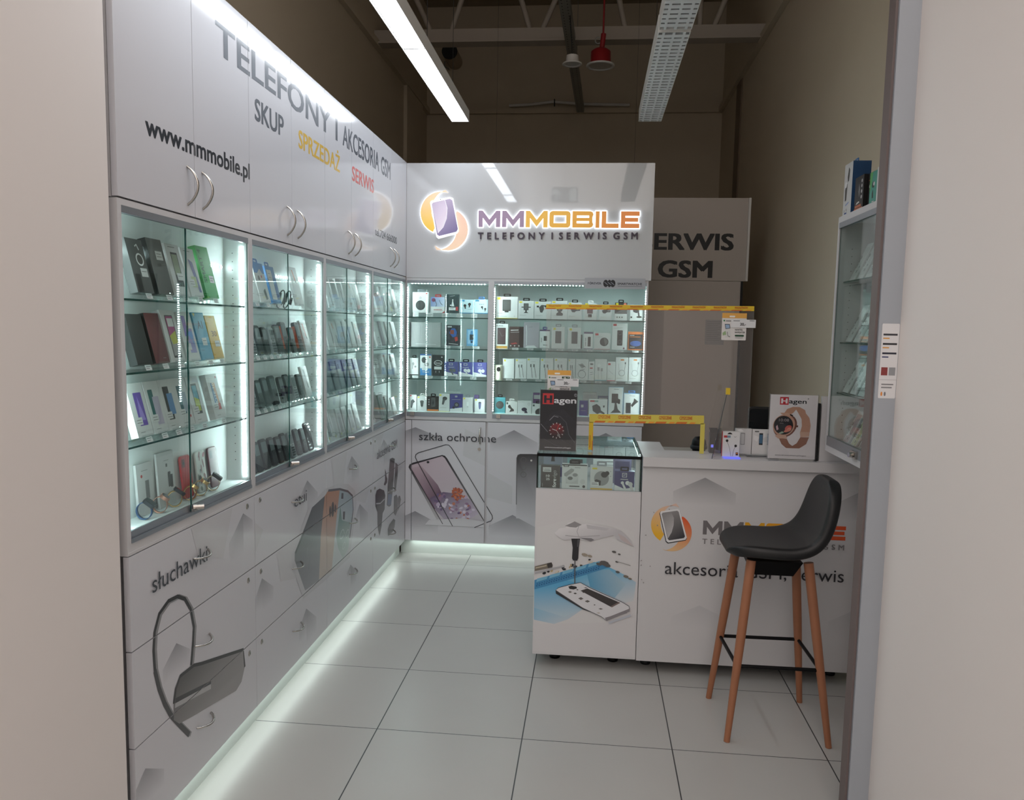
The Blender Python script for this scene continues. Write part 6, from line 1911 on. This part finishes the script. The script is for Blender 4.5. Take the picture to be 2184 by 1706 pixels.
def case_fn(col, pat, lab):
    def f():
        r = thing('phone_case', lab, 'phone case', (0, 0, 0))
        rslab(.068, .150, .008, .012, .002).build('shell', mat('case_'+pat, C(*col), .3), r)
        a = Art()
        if pat == 'floral':
            rr = random.Random(2)
            for i in range(16):
                a.ell(.1+.8*rr.random(), .05+.9*rr.random(), .13, .06, C(*rr.choice([(150, 70, 80), (90, 100, 90), (190, 190, 186), (120, 60, 66)])), rr.random()*3, 7)
        else:
            a.rrect(.12, .74, .42, .94, .006, C(int(col[0]*.6), int(col[1]*.6), int(col[2]*.6)), .45)
            a.ell(.27, .84, .08, .04, C(30, 30, 34))
        a.build('pattern', lambda u, v, k: (-.033+u*.066, -k, .003+v*.144), r, None, PRINT)
        return r
    return f


for y, x, col, pat, l in ((.130, -.552, (196, 60, 62), 'red', 'red phone case'), (.232, -.552, (206, 206, 202), 'floral', 'white phone case with dark red flowers'), (.325, -.552, (96, 48, 54), 'maroon', 'maroon phone case')):
    lean(case_fn(col, pat, f'{l} leaning on the bottom shelf, nearest left showcase'), y, 3, .008, .07, 0, x, False, 'a case', tilt=math.radians(6.5), lift=.0006)


def watch(label, x, y, z, R, col, square, yaw, dial=SCREEN):
    r = thing('wrist_watch', label, 'watch', (x, y, z), (0, 0, yaw))
    band = MB()
    n = 28
    vs, fs = [], []
    for i in range(n):
        t = 2*PI*i/n
        rx, rz = R*.86, R
        for rr_ in (1, .93):
            for w_ in (-.009, .009):
                vs.append((rx*rr_*math.cos(t), w_, R+rz*rr_*math.sin(t)))
    for i in range(n):
        j = (i+1) % n
        a, b = i*4, j*4
        fs += [(a, b, b+1, a+1), (a+2, a+3, b+3, b+2), (a, a+2, b+2, b), (a+1, b+1, b+3, a+3)]
    band.add(vs, fs, 0, None, True)
    band.build('strap', col, r)
    th = math.radians(52)
    c = Vector((R*.86*math.cos(th), 0, R+R*math.sin(th)))
    d = Vector((math.cos(th), 0, math.sin(th)))
    e = Vector((-d.z, 0, d.x))
    f = Vector((0, 1, 0))
    o_ = rrp(-.017, -.019, .017, .019, .006) if square else [(.016*math.cos(t), .016*math.sin(t)) for t in (2*PI*i/20 for i in range(20))]
    MB().prism(o_, lambda u, v, k: tuple(c+f*u+e*v+d*k), .008, -.003).build('case', col if not square else DGREY, r)
    MB().prism([(u*.86, v*.86) for u, v in o_], lambda u, v, k: tuple(c+f*u+e*v+d*k), .0088, .0079).build('dial', dial, r)
    return r


WZ = 1.0406
watch('blue rubber smartwatch on the bottom shelf, leftmost watch', -.5355, -.175, WZ, .0275, RUBBER, True, math.radians(12))
watch('rose gold watch with a round dark dial, bottom shelf', -.5355, -.088, WZ, .027, ROSE, False, math.radians(18))
watch('slim gold mesh bracelet watch, bottom shelf', -.5355, .000, WZ, .027, GOLD, True, math.radians(35))
watch('gold chain bracelet watch, bottom shelf, right of the glass joint', -.5355, .100, WZ, .025, GOLD, False, math.radians(40))
watch('small gold watch with a black oval dial, bottom shelf', -.5355, .172, WZ, .0275, GOLD, False, math.radians(20))
watch('silver and gold smartwatch standing furthest right, bottom shelf', -.5355, .262, WZ, .0275, mat('champagne_metal', C(206, 190, 160), .3, .7), True, math.radians(24))


# keypad phones -----------------------------------------------------------
PH = {}


def keypad_phone(kind):
    col, w_, h, d, scr = {'black': (BLACK, .050, .118, .014, SCREENL), 'slate': (DGREY, .052, .125, .013, SCREENL), 'silver': (SILVER, .050, .118, .014, SCREENL), 'touch': (BLACK, .066, .138, .010, SCREEN),
                          'rugged': (mat('orange_black_phone', C(44, 40, 38), .4), .056, .142, .018, SCREENL), 'wide': (DGREY, .060, .128, .014, SCREENL)}[kind]
    r = thing('keypad_phone' if kind != 'touch' else 'smartphone', 'phone', 'phone', (0, 0, 0))
    rslab(w_, h, d, .012, .003).build('body', col, r, loc=(0, 0, 0))
    if kind == 'touch':
        rslab(w_-.006, h-.016, .001, .004, .0003).build('screen', SCREEN, r, loc=(0, -.0007, .008))
        return r, d, w_
    rslab(w_-.012, h*.36, .001, .003, .0003).build('screen', scr, r, loc=(0, -.0007, h*.54))
    kb = MB()
    kw = (w_-.012)/3
    for i in range(4):
        for j in range(3):
            kb.box(-w_/2+.0075+j*kw, -w_/2+.0045+(j+1)*kw, -.0012, .0002, h*.07+i*h*.095, h*.07+i*h*.095+h*.07)
    kb.box(-.010, .010, -.0012, .0002, h*.46, h*.52)
    kb.build('keypad', mat('phone_keys', C(52, 54, 56), .5, spec=.2) if kind != 'silver' else mat('dark_keys', C(60, 62, 66), .4), r)
    if kind == 'rugged':
        MB().box(-w_/2-.0012, -w_/2+.0006, .001, d-.001, .02, h-.02).box(w_/2-.0006, w_/2+.0012, .001, d-.001, .02, h-.02).build('side_grip', mat('orange_grip', C(206, 96, 60), .5), r)
    return r, d, w_


used = {}


def phone(k, s, y, kind, desc, x=None, st=True, tilt=TILT, up=0):
    lab = f'{desc}, {SHN[s]} shelf, {LW[k]} left showcase'
    if kind not in PH:
        PH[kind] = keypad_phone(kind)
    r, d, w_ = PH[kind]

    def f():
        if kind in used:
            return dup(r, (0, 0, 0), (0, 0, 0), lab, g_)
        used[kind] = 1
        r['label'] = lab
        r['group'] = g_
        return r
    g_ = f'phones on the {SHN[s]} shelf of the {LW[k]} left showcase'
    o = lean(f, y, s, d, w_, k, x, st, desc, tilt=tilt)
    if up:
        o.location.z += up
    return o


PN = {'black': 'black keypad phone', 'slate': 'dark grey keypad phone', 'silver': 'silver keypad phone', 'touch': 'black touchscreen phone', 'rugged': 'black phone with orange side grips', 'wide': 'wide dark grey keypad phone'}
ROWS = {1: [(.562, 'silver'), (.628, 'slate'), (.694, 'black'), (.764, 'silver'), (.834, 'wide'), (.908, 'rugged'), (.986, 'black'), (1.070, 'rugged')],
        2: [(.560, 'silver'), (.628, 'black'), (.694, 'slate'), (.775, 'wide'), (.862, 'black'), (.932, 'slate'), (1.004, 'silver'), (1.078, 'black')],
        3: [(.555, 'black'), (.618, 'slate'), (.690, 'wide'), (.768, 'slate'), (.836, 'black'), (.900, 'slate'), (.978, 'silver'), (1.054, 'slate'), (1.126, 'black'), (1.196, 'touch')]}
for s, row in ROWS.items():
    for i, (y, kd) in enumerate(row):
        phone(1, s, y+.012, kd, f'{PN[kd]}, {ORD[i]} from the left', st=s < 3, x=-.503 if s < 3 else -.508)
# back row on the third shelf of the second showcase is a stepped riser with three tall phones
for i, (y, kd) in enumerate(((.858, 'touch'), (.948, 'touch'))):
    pass
bx(1, 1, 1.165, .075, .150, .012, 206, [('p', [(.3, .9), (.44, .9), (.64, .5), (.5, .5)], (190, 80, 60)), ('p', [(.5, .5), (.64, .5), (.68, .4), (.56, .42)], 40)], 'white card with an orange pen picture, right end', nm='case_pack', cat='pack')
bx(1, 2, 1.172, .075, .150, .012, 206, [('p', [(.3, .9), (.5, .9), (.7, .3), (.5, .3)], 80)], 'white card with a dark strap picture, right end', nm='case_pack', cat='pack')
# top shelf of the second showcase
bx(1, 0, .575, .085, .165, .012, 212, [('o', .6, .56, .2, .014, 130), ('l', [(.2, .2), (.6, .2)], .012, 'g')], 'white blister card, leftmost', nm='cable_card', cat='pack')
bx(1, 0, .680, .100, .165, .014, 214, [('r', 0, .74, 1, 1, (70, 130, 190)), ('e', .36, .62, .1, 1, 120), ('e', .64, .66, .06, 1, RD), ('p', [(.5, .3), (.7, .36), (.8, .1), (.6, .06)], 60), ('p', [(.3, .74), (.6, .86), (.8, .74)], 214)], 'white and blue hanging card', 'b', nm='cable_card', cat='pack')
bx(1, 0, .795, .090, .160, .016, (76, 140, 200), [('r', .1, .1, .62, .9, 216), ('l', [(.2, .8), (.5, .8)], .016, 'g'), ('l', [(.2, .7), (.5, .7)], .016, 'g'), ('p', [(.62, .5), (1, .6), (1, .1), (.62, .1)], (40, 84, 150))], 'blue and white cable pack', 'b', nm='cable_card', cat='pack')
bx(1, 0, 1.060, .085, .178, .012, 214, [('p', [(.3, .92), (.45, .92), (.6, .66), (.5, .62)], (206, 110, 80)), ('p', [(.5, .62), (.6, .66), (.66, .56)], 50), ('r', .1, .1, .8, .3, 220)], 'white card with an orange stylus', nm='cable_card', cat='pack')
for y, nm in ((.900, 'left'), (.972, 'right')):
    r = thing('wireless_earphones', f'dark neckband earphones coiled beside the blue pack, {nm} pair, second left-wall showcase', 'earphones', (-.533, y, 1.7205))
    pts = [(.0+.012*math.sin(t), .032*math.cos(t), .0422+.038*math.sin(t)) for t in (2*PI*i/20 for i in range(20))]
    MB().tube(pts, .0028, 8, True).build('neckband', BLACK, r)
    MB().cyl((.004, -.034, .03), (.012, -.030, .068), .007, .006, 10).build('earpiece', DGREY, r)
    MB().cyl((.004, .020, .02), (.012, .024, .052), .007, .006, 10).build('earpiece', DGREY, r)
# third showcase: pale case packs, dark cases, cards
LC = [('white case pack', 214, []), ('white case pack with a dark slot', 214, [('rr', .58, .2, .70, .60, .004, 70)]), ('pale clear case pack', 200, [('rr', .2, .12, .8, .86, .012, 188)]), ('white pack with an orange mark', 212, [('p', [(.2, .92), (.36, .92), (.5, .74), (.36, .72)], (206, 120, 90)), ('p', [(.6, .5), (.7, .5), (.86, .1), (.76, .1)], 60)])]
for s in (0, 1):
    for j in range(7):
        q = LC[(j*3+s) % 4]
        bx(2, s, 1.395+j*.098, .078, .165 if j % 2 else .152, .012, q[1], q[2]+[('l', [(.2, .1), (.5, .1)], .012, 'g')], f'{q[0]}, {ORD[j]} from the left', nm='case_pack', cat='pack', hang='w' if j in (1, 4) else None)
DK = [(58, 66, 84), (74, 78, 84), (40, 46, 60), (96, 104, 116), (66, 74, 110)]
for j in range(7):
    c = DK[j % 5]
    bx(2, 2, 1.395+j*.098, .074, .158, .012, c, [('rr', .1, .08, .9, .92, .012, tuple(int(x*1.25) for x in c)), ('rr', .16, .72, .44, .88, .006, 30)]+([('r', .4, .3, .9, .5, (60, 70, 140))] if j > 4 else []), f'{("dark blue", "grey", "navy", "slate grey", "blue")[j % 5]} phone cover pack, {ORD[j]} from the left', nm='cover_pack', cat='pack')
for j in range(7):
    bx(2, 3, 1.395+j*.098, .076, .160, .012, (190, 196, 196), [('rr', .22, .16, .74, .84, .012, (96, 104, 108) if j % 2 else (170, 178, 180)), ('e', .2, .12, .1, 1, (190, 196, 110)), ('o', .5, .2, .14, .014, 150)], f'grey-green case card, {ORD[j]} from the left', nm='cover_pack', cat='pack', st=False, x=-.507)
# corner showcase
for j, (b_, sp, l) in enumerate(((200, [('rr', .3, .1, .8, .5, .01, (120, 110, 140))], 'pale grey cover pack'), (208, [('rr', .2, .1, .85, .9, .01, 190)], 'clear cover pack'), (206, [('r', .6, .2, .8, .6, 60)], 'white pack with a dark bar'), (200, [('p', [(.3, .8), (.5, .8), (.7, .3), (.5, .3)], 46), ('r', .4, .06, .9, .24, (206, 206, 130))], 'black stylus pack with yellow label'), (206, [('l', [(.5, .9), (.5, .3)], .02, 90)], 'white cable pack'))):
    bx(3, 0, 2.245+j*.148, .085, .168, .012, b_, sp, f'{l}, {ORD[j]} from the left', nm='case_pack', cat='pack')
for j, (b_, sp, l) in enumerate(((206, [('o', .4, .7, .16, .012, 120), ('rr', .5, .12, .9, .36, .006, 190)], 'white pack with dotted rings'), (210, [('r', .5, .1, .9, .36, 120), ('r', .56, .14, .84, .32, 206)], 'white pack with a grey frame'), ((110, 96, 112), [('r', .5, 0, 1, 1, 210)], 'purple-edged cover pack'), (208, [('l', [(.6, .95), (.6, .5)], .02, 110)], 'pale cover pack'), (206, [('l', [(.5, .95), (.5, .3)], .03, 120)], 'white cable pack'))):
    bx(3, 1, 2.245+j*.148, .085, .160, .012, b_, sp, f'{l}, {ORD[j]} from the left', nm='case_pack', cat='pack')
for j, (b_, sp, l) in enumerate((((46, 62, 130), [('e', .4, .6, .24, 1, 30), ('e', .6, .42, .2, 1, 200), ('r', 0, 0, 1, .2, 200)], 'dark blue headphone box'), (204, [('e', .5, .6, .2, 1, 120), ('l', [(.2, .2), (.8, .2)], .02, 100)], 'clear accessory pack'), (208, [('e', .5, .74, .2, .8, 130), ('e', .4, .4, .14, 1, 140)], 'white earbud card'), (200, [('p', [(.2, .8), (.4, .8), (.8, .2), (.6, .2)], 170)], 'pale cable pack'), (206, [('r', .2, .3, .8, .8, 150)], 'white case pack'))):
    bx(3, 2, 2.245+j*.148, .088, .160, .014, b_, sp, f'{l}, {ORD[j]} from the left', nm='accessory_pack', cat='pack')
bx(3, 3, 2.265, .10, .100, .02, 190, [('r', .2, .2, .9, .7, (90, 84, 70))], 'grey pack with a watch picture, left end', nm='accessory_pack', cat='pack', st=False, x=-.507)
bx(3, 3, 2.395, .12, .185, .025, (96, 88, 84), [('r', 0, .62, 1, .64, 60), ('o', .5, .72, .22, .02, 50), ('r', .06, .2, .94, .60, (58, 48, 46)), ('e', .8, .28, .08, 1, 160)], 'brown case-shaped box, second from the left', nm='accessory_pack', cat='pack', st=False, x=-.507)
bx(3, 3, 2.545, .10, .16, .02, (120, 140, 136), [('r', .1, .1, .5, .9, 84)], 'grey-green dark pack, middle', nm='accessory_pack', cat='pack', st=False, x=-.507)
bx(3, 3, 2.690, .09, .14, .012, 196, [('r', .3, .2, .9, .8, 110)], 'pale pack with a grey square', nm='accessory_pack', cat='pack', st=False, x=-.507)
bx(3, 3, 2.830, .09, .12, .012, 206, [('l', [(.2, .5), (.8, .5)], .03, 130)], 'white card, right end', nm='accessory_pack', cat='pack', st=False, x=-.507)
